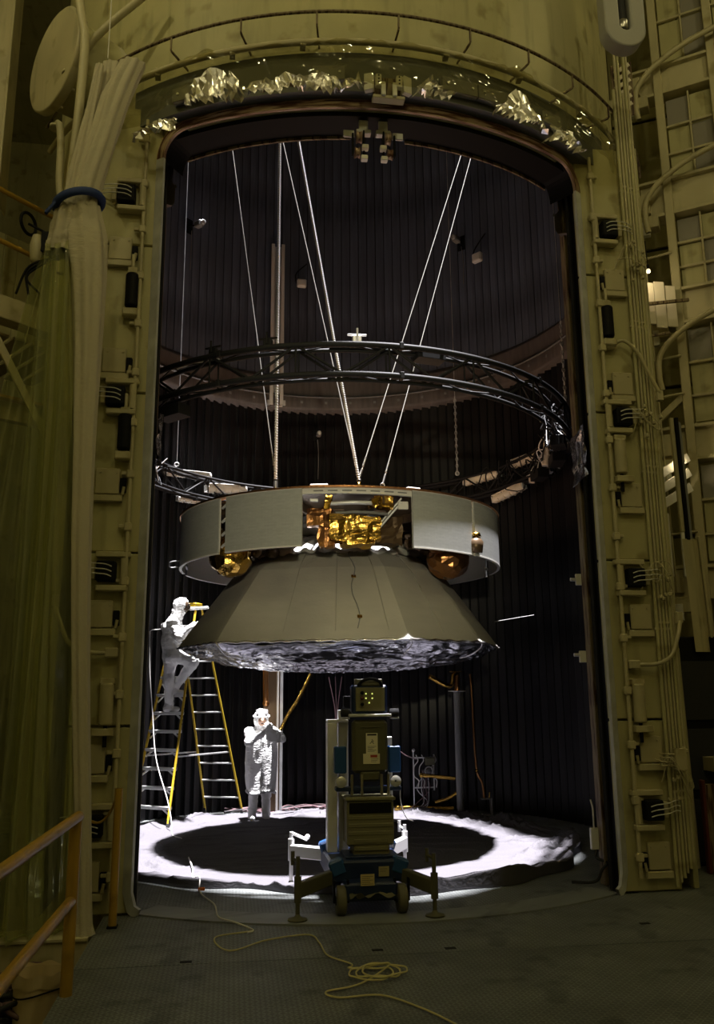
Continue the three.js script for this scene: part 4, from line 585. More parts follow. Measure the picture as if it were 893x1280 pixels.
// ───────────── test equipment at the rear ─────────────
{
  const p = thing('instrument_post', 'slim dark post with gold wrapped elbow on top beside the aeroshell', 'post', [2.35, 0, -2.5]);
  mesh('pole', bar([0, 0.03, 0], [0, 2.02, 0], 0.06, 12), M.greyPaint, p); mesh('base', cbox(0.34, 0.03, 0.34, 0, 0.015, 0), M.greyPaint, p); mesh('flange', lathe([[0, 0], [0.15, 0], [0.15, 0.02], [0, 0.02]], 20).translate(0, 2.02, 0), M.alu, p); mesh('upper_tube', bar([0.01, 2.04, 0], [0.01, 2.36, 0], 0.05, 10), M.copper, p); mesh('elbow', tube([[0.02, 2.34, 0.02], [-0.06, 2.3, 0.04], [-0.1, 2.14, 0.05], [-0.2, 2.13, 0.06], [-0.5, 2.28, 0.1]], 0.04, 8, 26), M.gold, p); mesh('top_plate', cbox(0.22, 0.015, 0.1, -0.02, 2.36, 0.02), M.gold, p);
  const h = thing('wrapped_hose', 'thin copper wrapped hose hanging beside the dark post', 'hose', [2.6, 0.7, -2.5]); mesh('hose', tube([[0, 1.62, 0], [0.02, 1.2, 0], [0.03, 0.6, 0], [0.06, 0, 0], [0.14, -0.2, 0.02], [0.16, -0.45, 0.05]], 0.022, 6, 40), M.copper, h); mesh('coupling', new THREE.SphereGeometry(0.035, 10, 8).translate(0.06, 0, 0), M.gold, h);
  const gp = (n, l, pts, r, m) => { const t = thing(n, l, 'pipe', pts[0]); const q = pts.map(a => [a[0] - pts[0][0], a[1] - pts[0][1], a[2] - pts[0][2]]); mesh('pipe', tube(q, r, 8, 40), m, t); mesh('end_wrap', new THREE.SphereGeometry(r * 1.25, 10, 8), m, t); };
  gp('wrapped_pipe', 'gold wrapped pipe running level from the wire rack to the post', [[1.75, 0.62, -2.75], [2.0, 0.6, -2.68], [2.3, 0.57, -2.58]], 0.035, M.gold);
  gp('wrapped_pipe', 'gold wrapped pipe drooping from the post towards the floor', [[2.3, 0.33, -2.55], [2.15, 0.24, -2.6], [1.95, 0.18, -2.65]], 0.03, M.gold);
  gp('wrapped_pipe', 'crumpled gold wrapped pipe lying along the floor behind the cloth', [[1.35, 0.06, -2.9], [1.6, 0.07, -2.88], [2.0, 0.06, -2.82], [2.3, 0.06, -2.75]], 0.05, M.gold);
  gp('wrapped_pipe', 'gold pipe slanting from the standing person up to the aeroshell', [[-0.68, 1.4, -2.9], [-0.55, 1.65, -2.92], [-0.35, 1.95, -2.95], [-0.15, 2.34, -3.0]], 0.03, M.gold);
  gp('wrapped_pipe', 'copper wrapped pipe hanging behind the standing person\'s hood', [[-0.93, 1.85, -2.95], [-0.94, 2.1, -2.95], [-0.95, 2.45, -2.95]], 0.05, M.copper);
  const k = thing('wall_board', 'brown upright board standing behind the person in the smock', 'board', [-0.82, 0, -3.2]); mesh('board', cbox(0.3, 2.5, 0.05, 0, 1.25, 0), M.brown, k); mesh('edge_strip', cbox(0.05, 2.5, 0.06, 0.17, 1.25, 0.01), M.dullSteel, k); mesh('pipe', bar([0.1, 0, 0.06], [0.1, 2.45, 0.06], 0.02), M.panelBack, k);
  const r = thing('wire_rack', 'wire rack of fittings with cables trailing to the floor', 'rack', [1.8, 0, -2.9]);
  mesh('stand', [bar([-0.16, 0, 0], [-0.16, 1.02, 0], 0.012), bar([0.2, 0.35, 0], [0.2, 0.95, 0], 0.012), bar([-0.16, 0.9, 0], [0.2, 0.9, 0], 0.012), bar([-0.16, 0.4, 0], [0.2, 0.4, 0], 0.012)], M.alu, r); mesh('instrument', cbox(0.16, 0.12, 0.1, 0.12, 0.84, 0.05), M.olive, r); mesh('dial', move(new THREE.TorusGeometry(0.07, 0.012, 6, 20), 0.1, 0.68, 0.06), M.dullSteel, r); mesh('dial', lathe([[0, 0], [0.05, 0], [0.05, 0.03], [0, 0.03]], 16).rotateX(Math.PI / 2).translate(0.1, 0.68, 0.04), M.greyPaint, r);
  for (const s of [-0.12, -0.02, 0.2]) mesh('clip', tube([[s, 0.95, 0.03], [s + 0.03, 0.85, 0.04], [s - 0.04, 0.75, 0.04], [s - 0.04, 0.6, 0.04], [s + 0.04, 0.52, 0.03], [s + 0.03, 0.4, 0.03]], 0.009, 5, 24), M.panelBack, r);
  for (let i = 0; i < 6; i++) mesh('lead', tube([[rnd(-0.1, 0.15), 0.7, 0.03], [rnd(-0.15, 0.15), 0.4, 0.06], [rnd(-0.2, 0.1), 0.15, 0.1], [rnd(-0.4, 0.1), 0.02, 0.15]], 0.008, 5, 20), i % 2 ? M.cordPurple : M.dullSteel, r); mesh('lamp_head', new THREE.SphereGeometry(0.03, 10, 8).translate(-0.16, 1.03, 0.02), M.alu, r);
  const sb = thing('small_box', 'small pale box on the floor right of the dark post', 'box', [2.75, 0, -2.3]); mesh('body', [cbox(0.18, 0.02, 0.12, 0, 0.26, 0), cbox(0.02, 0.25, 0.12, 0.08, 0.125, 0), cbox(0.16, 0.02, 0.12, 0, 0.01, 0)], M.greyPaint, sb); mesh('knob', bar([0.05, 0.27, 0], [0.06, 0.36, 0], 0.01), M.gold, sb);
  for (let k = 0; k < 3; k++) { const x = 0.2 + 0.12 * k; tag(mesh('hanging_lead', tube([[x, 2.3, -3.3], [x + 0.12 - k * 0.1, 1.6, -3.3], [x + 0.02, 1.0, -3.28], [x + 0.05, 0.4, -3.25], [x - 0.05 - 0.05 * k, 0.06, -3.2], [x - 0.3, 0.03, -3.15]], 0.008, 5, 40), M.cordPurple), 'dark purple lead drooping down the rear wall left of the lift', 'cable', 'dark leads on the rear wall'); }
  const ts = thing('cable_heap', 'dark reddish heap of leads along the foot of the rear wall', 'cables', [0, 0, -3.4]); for (let k = 0; k < 9; k++) { const q = []; for (let i = 0; i < 12; i++) q.push([mix(-1.6, 1.4, i / 11), 0.02 + rnd(0, 0.09), rnd(-0.15, 0.25) + 0.2 * Math.abs(mix(-1, 1, i / 11))]); mesh('lead', tube(q, 0.011, 5, 70), k % 3 ? M.cordPurple : M.blackRubber, ts); }
}
// ───────────── fixtures on the chamber lining ─────────────
{
  const c = thing('wall_column', 'pale grey vertical column fixed to the upper chamber lining', 'column', [-0.78, 7.55, -3.78]); mesh('web', cbox(0.06, 3.45, 0.14, 0, 1.725, 0), M.greyPaint, c); for (const x of [-0.1, 0.1]) mesh('flange', cbox(0.07, 3.45, 0.03, x, 1.725, 0.07), M.panelBack, c); mesh('back_plate', cbox(0.26, 3.45, 0.02, 0, 1.725, -0.04), M.panelBack, c); for (const x of [-0.15, 0.15]) mesh('foot_bracket', cbox(0.06, 0.1, 0.06, x, 0.05, 0.04), M.alu, c);
  const cam = (l, a, y, s = 1) => { const t = thing('chamber_camera', l, 'camera', cyl(a * D, 3.86, y).toArray(), a * D + Math.PI, 'cameras on the chamber lining'); mesh('plate', cbox(0.16 * s, 0.3 * s, 0.03, 0, 0, 0.0), M.black, t); mesh('arm', bar([0, 0, 0], [0.02, -0.05, 0.2 * s], 0.018), M.black, t); mesh('housing', cbox(0.12 * s, 0.12 * s, 0.18 * s, 0.04, -0.04, 0.26 * s, 0.02), M.greyPaint, t); mesh('lens', lathe([[0, 0], [0.05 * s, 0], [0.045 * s, 0.05], [0, 0.03]], 16).rotateX(Math.PI / 2).translate(0.04, -0.04, 0.35 * s), M.alu, t); mesh('cable', tube([[0.03, -0.1, 0.05], [0.05, -0.4, 0.03], [0.04, -0.9, 0.03]], 0.008, 5, 16), M.greyPaint, t); };
  cam('small black camera high on the lining left of the cables', -139, 10.8); cam('black camera on an arm high on the lining right of the cables', 134, 10.7); cam('small camera with pale housing below the ledge ring', 179.8, 7.0, 0.8);
  const fl = (l, a, y, s, m = M.whitePaint) => { const t = thing('flood_lamp', l, 'lamp', cyl(a * D, 3.82, y).toArray(), a * D + Math.PI, 'small white lamps on the lining'); mesh('head', cbox(0.19 * s, 0.17 * s, 0.1, 0, 0, 0.1, 0.02), m, t); mesh('glass', cbox(0.15 * s, 0.12 * s, 0.01, 0, 0, 0.153), M.panelBack, t); mesh('yoke', tube([[-0.11 * s, 0, 0.1], [-0.1 * s, 0.25, 0.02], [0.12 * s, 0.5, 0.0]], 0.012, 6, 16), M.black, t); };
  fl('small white lamp on the lining beside the pale column', -175.4, 10.16, 1); fl('small tilted white lamp on the lining near the right-hand camera', 127.2, 10.17, 1.1);
  const b = thing('wall_bracket', 'little white bracket on the inner door post above the other', 'bracket', [2.38, 3.25, 2.93]); mesh('plate', cbox(0.08, 0.13, 0.03, 0, 0, 0.05), M.whitePaint, b); mesh('pin', bar([-0.04, 0, 0.05], [-0.1, 0.0, 0.05], 0.02), M.alu, b);
  const b2 = thing('wall_bracket', 'little white bracket on the inner door post, lower of the two', 'bracket', [2.37, 2.38, 2.93]); mesh('plate', cbox(0.08, 0.13, 0.03, 0, 0, 0.05), M.whitePaint, b2); mesh('pin', bar([-0.04, 0.02, 0.05], [-0.1, 0.02, 0.05], 0.02), M.alu, b2);
  const b3 = thing('outlet_box', 'white outlet box low on the inner door post with a black cable', 'box', [2.37, 0.45, 2.93]); mesh('box', cbox(0.09, 0.22, 0.05, 0, 0, 0.06), M.whitePaint, b3); mesh('cable', tube([[0.02, -0.1, 0.06], [-0.02, -0.18, 0.12], [0.06, -0.22, 0.2], [-0.02, -0.28, 0.25], [-0.08, -0.4, 0.2], [-0.3, -0.42, 0.1]], 0.016, 6, 30), M.blackRubber, b3); mesh('conduit', tube([[0, 0.11, 0.06], [0, 0.3, 0.06], [-0.02, 0.4, 0.06]], 0.01, 5, 10), M.panelBack, b3);
}

// ───────────── hardware on the door jambs ─────────────
for (const s of [-1, 1]) {
  const side = s > 0 ? 'beside the conduit bundle' : 'beside the beige curtain', X = x => s * x;
  const p = thing('seal_pipe', `cream pipe with couplings running up the door jamb ${side}`, 'pipe', [X(2.6), 0, 3.555]);
  mesh('pipe', bar([0, 0.15, 0], [0, 8.3, 0], 0.02, 10), M.creamPart, p);
  for (let k = 0; k < 15; k++) { const y = 0.35 + k * 0.55; mesh('coupling', [cbox(0.075, 0.09, 0.06, 0, y, 0, 0.012), cbox(0.13, 0.035, 0.04, s * 0.03, y + 0.01, -0.03)], M.creamPart, p); }
  for (const [k, y] of [0.31, 1.36, 2.74, 4.09, 5.4, 6.69].entries()) {
    const c = thing('door_clamp', `cream clamp box, ${['lowest', 'second from the floor', 'third from the floor', 'fourth from the floor', 'fifth from the floor', 'topmost'][k]}, on the jamb ${side}`, 'clamp', [X(2.8), y, 3.48], 0, `clamp boxes ${side}`);
    mesh('cover', cbox(0.24, 0.27, 0.05, s * 0.03, 0.04, 0.025, 0.008), M.creamPart, c); mesh('ledge', cbox(0.29, 0.07, 0.07, s * 0.02, -0.14, 0.03, 0.008), M.creamPart, c); mesh('slot', cbox(0.06, 0.15, 0.06, -s * 0.125, 0.0, 0.02), M.black, c); mesh('pivot', bar([-s * 0.125, -0.1, 0.05], [-s * 0.14, -0.02, 0.06], 0.016), M.creamPart, c); for (const [u, v] of [[-0.06, 0.13], [0.1, 0.13]]) mesh('bolt', bar([s * u, v, 0.05], [s * u, v, 0.06], 0.01, 6), M.creamPart, c);
  }
  for (const [k, y] of [0.8, 3.2, 5.03, 7.36].entries()) {
    const c = thing('valve_block', `black valve block, ${['lowest', 'second from the floor', 'third from the floor', 'topmost'][k]}, on the jamb ${side}`, 'valve', [X(2.79), y, 3.48], 0, `valve blocks ${side}`);
    mesh('block', cbox(0.19, 0.2, 0.12, 0, 0, 0.06, 0.012), M.black, c); mesh('upper_arm', cbox(0.34, 0.06, 0.09, -s * 0.06, 0.17, 0.048, 0.01), M.creamPart, c); mesh('lower_arm', cbox(0.3, 0.06, 0.11, -s * 0.06, -0.17, 0.058, 0.01), M.creamPart, c); mesh('end_post', cbox(0.05, 0.16, 0.08, s * 0.13, 0, 0.05), M.creamPart, c); mesh('cylinder', bar([-s * 0.17, -0.13, 0.07], [-s * 0.17, 0.13, 0.07], 0.035, 12), M.creamPart, c);
    for (let i = 0; i < 3; i++) { const h = 0.06 - i * 0.05; mesh('wire_loop', tube([[-s * 0.06, h - 0.02, 0.14], [s * 0.0, h, 0.16], [s * 0.12, h + 0.01, 0.15], [s * 0.24, h + 0.03, 0.09], [s * 0.3, h + 0.02, 0.06]], 0.006, 5, 16), M.panelBack, c); }
  }
  for (const y of s > 0 ? [6.17] : [6.22, 4.64]) { const c = thing('dark_cylinder', s > 0 ? 'black upright cylinder on the door jamb near the conduits' : `black upright cylinder on the door jamb near the curtain, ${y > 5 ? 'upper' : 'lower'} one`, 'cylinder', [X(2.68), y, 3.56]); mesh('body', lathe([[0, -0.19], [0.06, -0.19], [0.07, -0.17], [0.07, 0.17], [0.06, 0.19], [0, 0.19]], 16), M.black, c); mesh('rod', bar([0, 0.19, 0], [0, 0.42, 0], 0.018), M.creamPart, c); mesh('clevis', cbox(0.1, 0.08, 0.08, 0, 0.23, -0.02), M.creamPart, c); mesh('foot', cbox(0.16, 0.09, 0.12, s * 0.01, -0.25, -0.02, 0.015), M.creamPart, c); }
  for (const y of s > 0 ? [4.56, 1.87] : [1.91]) { const c = thing('cream_cylinder', s > 0 ? `cream upright cylinder on the door jamb near the conduits, ${y > 3 ? 'upper' : 'lower'} one` : 'cream upright cylinder low on the door jamb near the curtain', 'cylinder', [X(2.72), y, 3.55]); mesh('body', lathe([[0, -0.2], [0.06, -0.2], [0.066, -0.18], [0.066, 0.18], [0.06, 0.2], [0, 0.2]], 16), M.creamPart, c); mesh('foot', cbox(0.2, 0.07, 0.12, s * 0.02, -0.26, -0.005), M.creamPart, c); mesh('rod', bar([0, -0.4, 0], [0, -0.2, 0], 0.02), M.black, c); mesh('head', cbox(0.14, 0.06, 0.1, 0, 0.22, -0.02), M.creamPart, c); }
  for (const y of s > 0 ? [5.9, 2.27] : [2.4]) { const c = thing('flexible_hose', s > 0 ? (y > 4 ? 'cream hose arching down from the jamb to the conduit bundle' : 'cream hose rising from the jamb to the conduit bundle') : 'cream hose on the jamb behind the beige curtain', 'hose', [X(2.7), y, 3.55]); mesh('fitting', cbox(0.13, 0.1, 0.09, 0, 0, -0.02, 0.015), M.creamPart, c); mesh('hose', tube(y > 4 ? [[s * 0.05, 0.02, 0], [s * 0.16, 0.04, 0.03], [s * 0.3, -0.1, 0.05], [s * 0.42, -0.35, 0.04], [s * 0.54, -0.56, 0.02]] : [[s * 0.05, 0, 0], [s * 0.25, 0.01, 0.04], [s * 0.4, 0.1, 0.06], [s * 0.5, 0.32, 0.05], [s * 0.55, 0.46, 0.02]], 0.022, 8, 30), M.creamPart, c); mesh('clip', cbox(0.07, 0.12, 0.06, s * 0.55, y > 4 ? -0.6 : 0.5, 0), M.creamPart, c); }
  const f = thing('foil_flap', s > 0 ? 'crumpled grey foil flap on the door edge near the conduit side' : 'crumpled grey foil flap on the door edge near the ladder side', 'foil', [X(2.4), s > 0 ? 4.6 : 4.72, 3.25]);
  mesh('flap', sheet(14, 20, (u, v) => V(-s * (0.02 + 0.05 * ridge(u * 3, v * 4, 3)), mix(0.28, -0.3, v) + (s > 0 ? 0.08 : -0.1) * u, mix(-0.16, 0.2, u)), 0.4, 0.6), M.foilCover, f);
}
{ // conduits at the outer edge of the jambs
  const pts = [3.0, 3.05, 3.095, 3.14, 3.185, 3.225];
  pts.forEach((x, i) => { const c = thing('conduit', `cream vertical conduit, ${['first', 'second', 'third', 'fourth', 'fifth', 'sixth'][i]} from the clamp boxes in the jamb bundle`, 'conduit', [x, 0, 3.53 - i * 0.012], 0, 'conduits of the right bundle'); mesh('pipe', bar([0, 0.05 + 0.04 * i, 0], [0, 9.3 + (i % 3) * 0.6, 0], [0.021, 0.016, 0.02, 0.014, 0.022, 0.018][i], 8), i % 2 ? M.creamPart : M.cream, c); for (let k = 0; k < 5; k++) mesh('strap', cbox(0.055, 0.03, 0.035, 0, 0.9 + k * 1.75 + (i % 2) * 0.07, -0.005), M.creamPart, c); });
  for (const [y, l] of [[6.95, 'upper'], [5.0, 'middle'], [3.15, 'lower'], [1.15, 'lowest']]) { const c = thing('fitting_cluster', `cluster of small tube fittings and thin tubes on the conduit bundle, ${l} one`, 'fittings', [3.1, y, 3.57]); for (let k = 0; k < 9; k++) { const x = rnd(-0.12, 0.12), h = rnd(-0.25, 0.25); mesh('nut', cbox(0.04, 0.045, 0.04, x, h, rnd(0, 0.03), 0.01), k % 3 ? M.creamPart : M.creamPart, c); } for (let k = 0; k < 3; k++) mesh('thin_tube', tube([[-0.3 + rnd(0, 0.1), rnd(-0.2, 0.2), 0], [-0.12, rnd(-0.1, 0.25), 0.05], [rnd(-0.05, 0.1), rnd(-0.15, 0.2), 0.06], [0.1, rnd(-0.3, 0), 0.02]], 0.006, 5, 20), M.creamPart, c); }
  const j = thing('junction_box', 'small cream junction box with four leads on the conduit bundle', 'box', [3.1, 1.15, 3.6]); mesh('box', cbox(0.12, 0.22, 0.07, 0, 0.15, 0), M.creamPart, j); for (let k = 0; k < 4; k++) mesh('lead', bar([-0.05, 0.08 + k * 0.04, 0], [-0.22, 0.09 + k * 0.04, 0], 0.008), M.creamPart, j);
}
// ───────────── header: rails, film, foil, bracket, pulleys ─────────────
{
  const arc = (R, y, a0, a1, n, fn = () => 0) => { const p = []; for (let i = 0; i <= n; i++) { const a = mix(a0, a1, i / n); p.push(cyl(a * D, R, y + fn(a))); } return p; };
  const r1 = thing('hoop_rail', 'thin brown hoop rail on short brackets around the chamber above the door', 'rail', [0, 9.1, 0]); mesh('rail', tube(arc(4.56, 0, -62, 62, 40), 0.018, 8, 120), M.jambPost, r1); for (const a of [-42, -31, -20.4, -10, 1, 11.3, 21, 30, 40, 50]) mesh('bracket', [beam4(cyl(a * D, 4.56, 0), cyl(a * D, 4.56, -0.17), 0.02, 0.03), beam4(cyl(a * D, 4.56, -0.17), cyl(a * D, 4.2, -0.17), 0.02, 0.03)], M.jambPost, r1);
  const r2 = thing('hoop_pipe', 'cream hoop pipe around the chamber just above the plastic film', 'pipe', [0, 8.78, 0]); mesh('pipe', tube(arc(4.5, 0, -62, 62, 40), 0.035, 8, 120), M.creamPart, r2); for (const a of [-34, -22, -12, 8, 20, 33, 44]) mesh('clip', cbox(0.06, 0.1, 0.1, ...cyl(a * D, 4.47, 0)), M.creamPart, r2);
  struct(mesh('trim_3', sector(RO, 4.4, -0.68, 0.72, 8.26, 8.73, 60), M.duct), 'grey header duct above the door under the plastic film');
  const bx = [[-28, 0.5], [-8.5, 0.34], [10, 0.42], [16, 0.5], [26, 0.3]]; bx.forEach(([a, w], k) => { const b = thing('header_box', `grey flat box on the header duct ${['near the beige curtain', 'left of the white bracket', 'just right of the white bracket', 'under the film on the conduit side', 'by the far corner of the film'][k]}`, 'box', cyl(a * D, 4.42, 8.42).toArray(), a * D); mesh('box', cbox(w, 0.17, 0.08, 0, 0, 0.02), M.greyPaint, b); for (const x of [-0.35, 0.35]) mesh('bolt', bar([w * x, 0, 0.06], [w * x, 0, 0.075], 0.014, 6), M.alu, b); });
  const f = thing('plastic_film', 'clear plastic film draped along the top of the door', 'plastic film', [0, 8.2, 0]);
  mesh('film', sheet(200, 22, (u, v) => { const a = mix(-41, 43, u), pk = 0.16 * Math.exp(-(((a + 25.6) / 1.4) ** 2)) + 0.12 * Math.exp(-(((a - 19) / 1.4) ** 2)); const R = mix(4.46, 4.56, v) + 0.08 * ridge(a * 0.16 + v * 0.6, v * 2.2, 3) + 0.05 * ridge(a * 0.45 - v * 2, v * 3, 9); return cyl(a * D, R, mix(0.56 + pk * 0.6, -0.04 + 0.1 * (vnoise(a * 0.12, 2) - 0.4) - 0.14 * clamp((Math.abs(a) - 32) / 9), v)); }, 7, 0.6), M.film, f);
  const foil = (l, a0, a1, y0, y1, sd, amp = 0.12) => { const t = thing('crumpled_foil', l, 'foil', cyl((a0 + a1) / 2 * D, 4.5, y0 - 0.14).toArray()); const o = t.position.clone(); o.y = y0; const NU = Math.round((a1 - a0) * 2.6), g = sheet(NU, 4, (u, v) => { const a = mix(a0, a1, u), e = Math.sin(Math.PI * clamp(u * 1.02)) ** 0.5; const y = mix(y0, mix(y0 + 0.06, y1, e * (0.6 + 0.4 * vnoise(u * 7, sd))), v); return cyl(a * D + 0.02 * (vnoise(u * 9, v * 5, sd) - 0.5), 4.6 + amp * (1.15 - v) * (Math.round(u * NU) % 2 ? 0.55 : 0) + amp * vnoise(u * 5 + sd, v * 2, sd) + 0.05 * (vnoise(u * 17, v * 3, sd) - 0.5), y + 0.09 * (vnoise(u * 7, v * 3, sd) - 0.5)).sub(o); }, 1, 0.4); const e = g.toNonIndexed(); e.computeVertexNormals(); e.userData.keepUV = true; mesh('sheet', e, M.foil, t); };
  foil('peaked silver foil fan crumpled over the door top near the curtain', -27.5, -19.5, 8.18, 8.62, 3); foil('long crumpled silver foil strip left of the white bracket', -18.5, -7, 8.18, 8.46, 11); foil('small silver foil peak just left of the white bracket', -6.6, -3.8, 8.22, 8.45, 23, 0.08); foil('crumpled silver foil tuft right of the white bracket', 2.6, 7.5, 8.2, 8.42, 31); foil('wide crumpled silver foil on the conduit side of the door top', 13.5, 22, 8.14, 8.5, 43); foil('silver foil scraps at the rounded corner on the conduit side', 22.5, 29, 8.1, 8.32, 57); foil('dark foil scraps at the rounded corner by the curtain', -36, -29, 8.05, 8.2, 61, 0.06);
  const b = thing('header_bracket', 'white box bracket with side plates at the middle of the door top', 'bracket', cyl(-0.5 * D, 4.48, 8.12).toArray()); mesh('back_plate', cbox(0.3, 0.28, 0.04, 0, 0.12, -0.02), M.jambPost, b); for (const x of [-0.2, 0.2]) { const g = cbox(0.1, 0.2, 0.06, 0, 0, 0); g.rotateY(x * 2); mesh('side_plate', move(g, x, 0.16, 0.02), M.whitePaint, b); mesh('lug', cbox(0.06, 0.14, 0.06, x * 0.55, 0.15, 0.07), M.panelBack, b); mesh('finger', cbox(0.045, 0.16, 0.05, x * 0.3, 0.05, 0.08), M.whitePaint, b); for (const h of [0.12, 0.16, 0.2]) mesh('hole', bar([x * 0.55, h, 0.1], [x * 0.55, h, 0.102], 0.01, 8), M.black, b); } mesh('crossbar', cbox(0.34, 0.04, 0.1, 0, -0.03, 0.03), M.creamPart, b);
  for (const s of [-1, 1]) { const p = thing('pulley_block', `paired steel pulley block hanging at the middle of the door top, ${s < 0 ? 'curtain' : 'conduit'} side one`, 'pulley', cyl((-1.9 + s * 1.5) * D, 4.12, 7.98).toArray(), -0.03); const wh = (y, x, r) => lathe([[0.012, -0.03], [r, -0.03], [r * 0.8, 0], [r, 0.03], [0.012, 0.03]], 18).rotateZ(Math.PI / 2).translate(x, y, 0.02); mesh('hanger', [cbox(0.1, 0.16, 0.04, 0, 0.06, 0), cbox(0.16, 0.05, 0.08, 0, -0.02, 0)], M.dullSteel, p); mesh('wheel', wh(-0.09, s * 0.05, 0.07), M.bronze, p); mesh('wheel', wh(-0.28, s * 0.07, 0.06), M.bronze, p); mesh('cheek', [cbox(0.02, 0.3, 0.05, s * 0.0, -0.16, 0.02), cbox(0.02, 0.26, 0.05, s * 0.12, -0.18, 0.02)], M.black, p); for (const [u, v] of [[-s * 0.01, -0.24], [0, -0.37]]) mesh('block', cbox(0.07, 0.05, 0.07, u, v, 0.06), M.panelBack, p); mesh('side_arm', cbox(0.12, 0.08, 0.03, s * 0.16, -0.04, 0), M.dullSteel, p); }
}
// ───────────── curtains on the left ─────────────
{
  const cz = 4.12;
  const foldTube = (path, fold, amp, sd) => { const c = new THREE.CatmullRomCurve3(path.map(p => V(p[0], p[1], p[2]))), n = 60; return sheet(90, n, (u, v) => { const p = c.getPoint(v), k = v * (path.length - 1), i = Math.min(path.length - 2, Math.floor(k)), r = mix(path[i][3], path[i + 1][3], k - i), a = u * 2 * Math.PI; const q = r * (1 + amp * Math.sin(a * fold + sd + 1.2 * vnoise(v * 4, sd)) + 0.18 * (vnoise(Math.cos(a) * 2 + 5, v * 7, sd + Math.sin(a) * 2) - 0.5)); return V(p.x + q * Math.sin(a), p.y, p.z + q * 0.8 * Math.cos(a)); }, 1, 6); };
  const c = thing('fabric_curtain', 'beige gathered curtain tied with a blue strap and falling to the floor', 'curtain', [0, 0, 0]);
  mesh('drop', foldTube([[-3.13, 6.86, cz, 0.15], [-3.08, 6.5, cz, 0.19], [-3.04, 6.1, cz + 0.02, 0.17], [-3.0, 5.3, cz + 0.03, 0.13], [-2.97, 4.4, cz + 0.04, 0.1], [-2.93, 3.2, cz + 0.06, 0.085], [-2.86, 2.0, cz + 0.06, 0.075], [-2.78, 0.9, cz + 0.06, 0.07], [-2.73, 0.1, cz + 0.05, 0.075], [-2.72, 0.015, cz + 0.05, 0.085]], 7, 0.08, 1), M.curtain, c);
  mesh('gather', foldTube([[-2.72, 8.55, cz, 0.13], [-2.85, 8.15, cz, 0.14], [-2.98, 7.6, cz, 0.13], [-3.1, 7.05, cz, 0.13], [-3.14, 6.8, cz, 0.14]], 8, 0.1, 4), M.curtain, c);
  mesh('gather', foldTube([[-2.95, 8.6, cz - 0.1, 0.09], [-3.0, 8.1, cz - 0.1, 0.08], [-3.1, 7.5, cz - 0.06, 0.09], [-3.17, 7.05, cz, 0.1], [-3.19, 6.8, cz, 0.11]], 7, 0.12, 8), M.curtain, c);
  mesh('gather', foldTube([[-3.05, 8.5, cz, 0.04], [-3.12, 7.9, cz, 0.05], [-3.2, 7.3, cz, 0.07], [-3.24, 6.9, cz, 0.08]], 6, 0.14, 2), M.curtain, c);
  const st = mesh('strap', new THREE.TorusGeometry(0.2, 0.035, 8, 40).scale(1.15, 0.95, 1.3).rotateX(Math.PI / 2 - 0.12).rotateZ(0.28), M.strap, c); st.position.set(-3.17, 6.86, cz); st.userData.label = 'dark blue strap'; mesh('strap_tail', beam4([-3.36, 6.82, cz + 0.1], [-3.46, 6.66, cz + 0.12], 0.05, 0.03), M.strap, c);
  mesh('ruffle', foldTube([[-3.24, 6.82, cz, 0.13], [-3.27, 6.55, cz, 0.15], [-3.29, 6.3, cz, 0.16]], 9, 0.1, 6), M.curtain, c);
  const vin = (l, x0, x1, X0, X1, z, n, sd) => { const t = thing('vinyl_curtain', l, 'curtain', [0, 0, 0], 0, 'clear vinyl curtains'); mesh('sheet', sheet(130, 90, (u, v) => { const y = mix(6.34, 0.03, v), s = Math.pow(v, 0.75), x = mix(mix(x0, x1, u), mix(X0, X1, u), s) + 0.03 * Math.sin(v * 5 + u * 4 + sd), A = 0.05 + 0.05 * v; return V(x, y + 0.03 * Math.sin(u * 20), z + A * Math.sin(u * n + sd + 0.8 * vnoise(u * 3, v * 3, sd)) + 0.05 * vnoise(u * 8, v * 5, sd) + 0.02 * vnoise(u * 26, v * 16, sd)); }, 2, 6), M.vinyl, t); mesh('hem', tube(Array.from({ length: 40 }, (_, i) => { const u = i / 39; return [mix(X0, X1, u) + 0.03 * Math.sin(5 + u * 4 + sd), 0.035, z + 0.1 * Math.sin(u * n + sd)]; }), 0.008, 5, 80), M.vinyl, t); };
  vin('clear yellowish vinyl strip hanging close beside the beige curtain', -3.34, -3.17, -3.2, -2.8, cz - 0.02, 16, 1); vin('clear yellowish vinyl strip in the middle of the hanging sheets', -3.42, -3.24, -3.52, -3.06, cz + 0.12, 18, 4); vin('wide clear yellowish vinyl sheet farthest from the beige curtain', -3.5, -3.32, -4.35, -3.35, cz - 0.1, 26, 7);
}
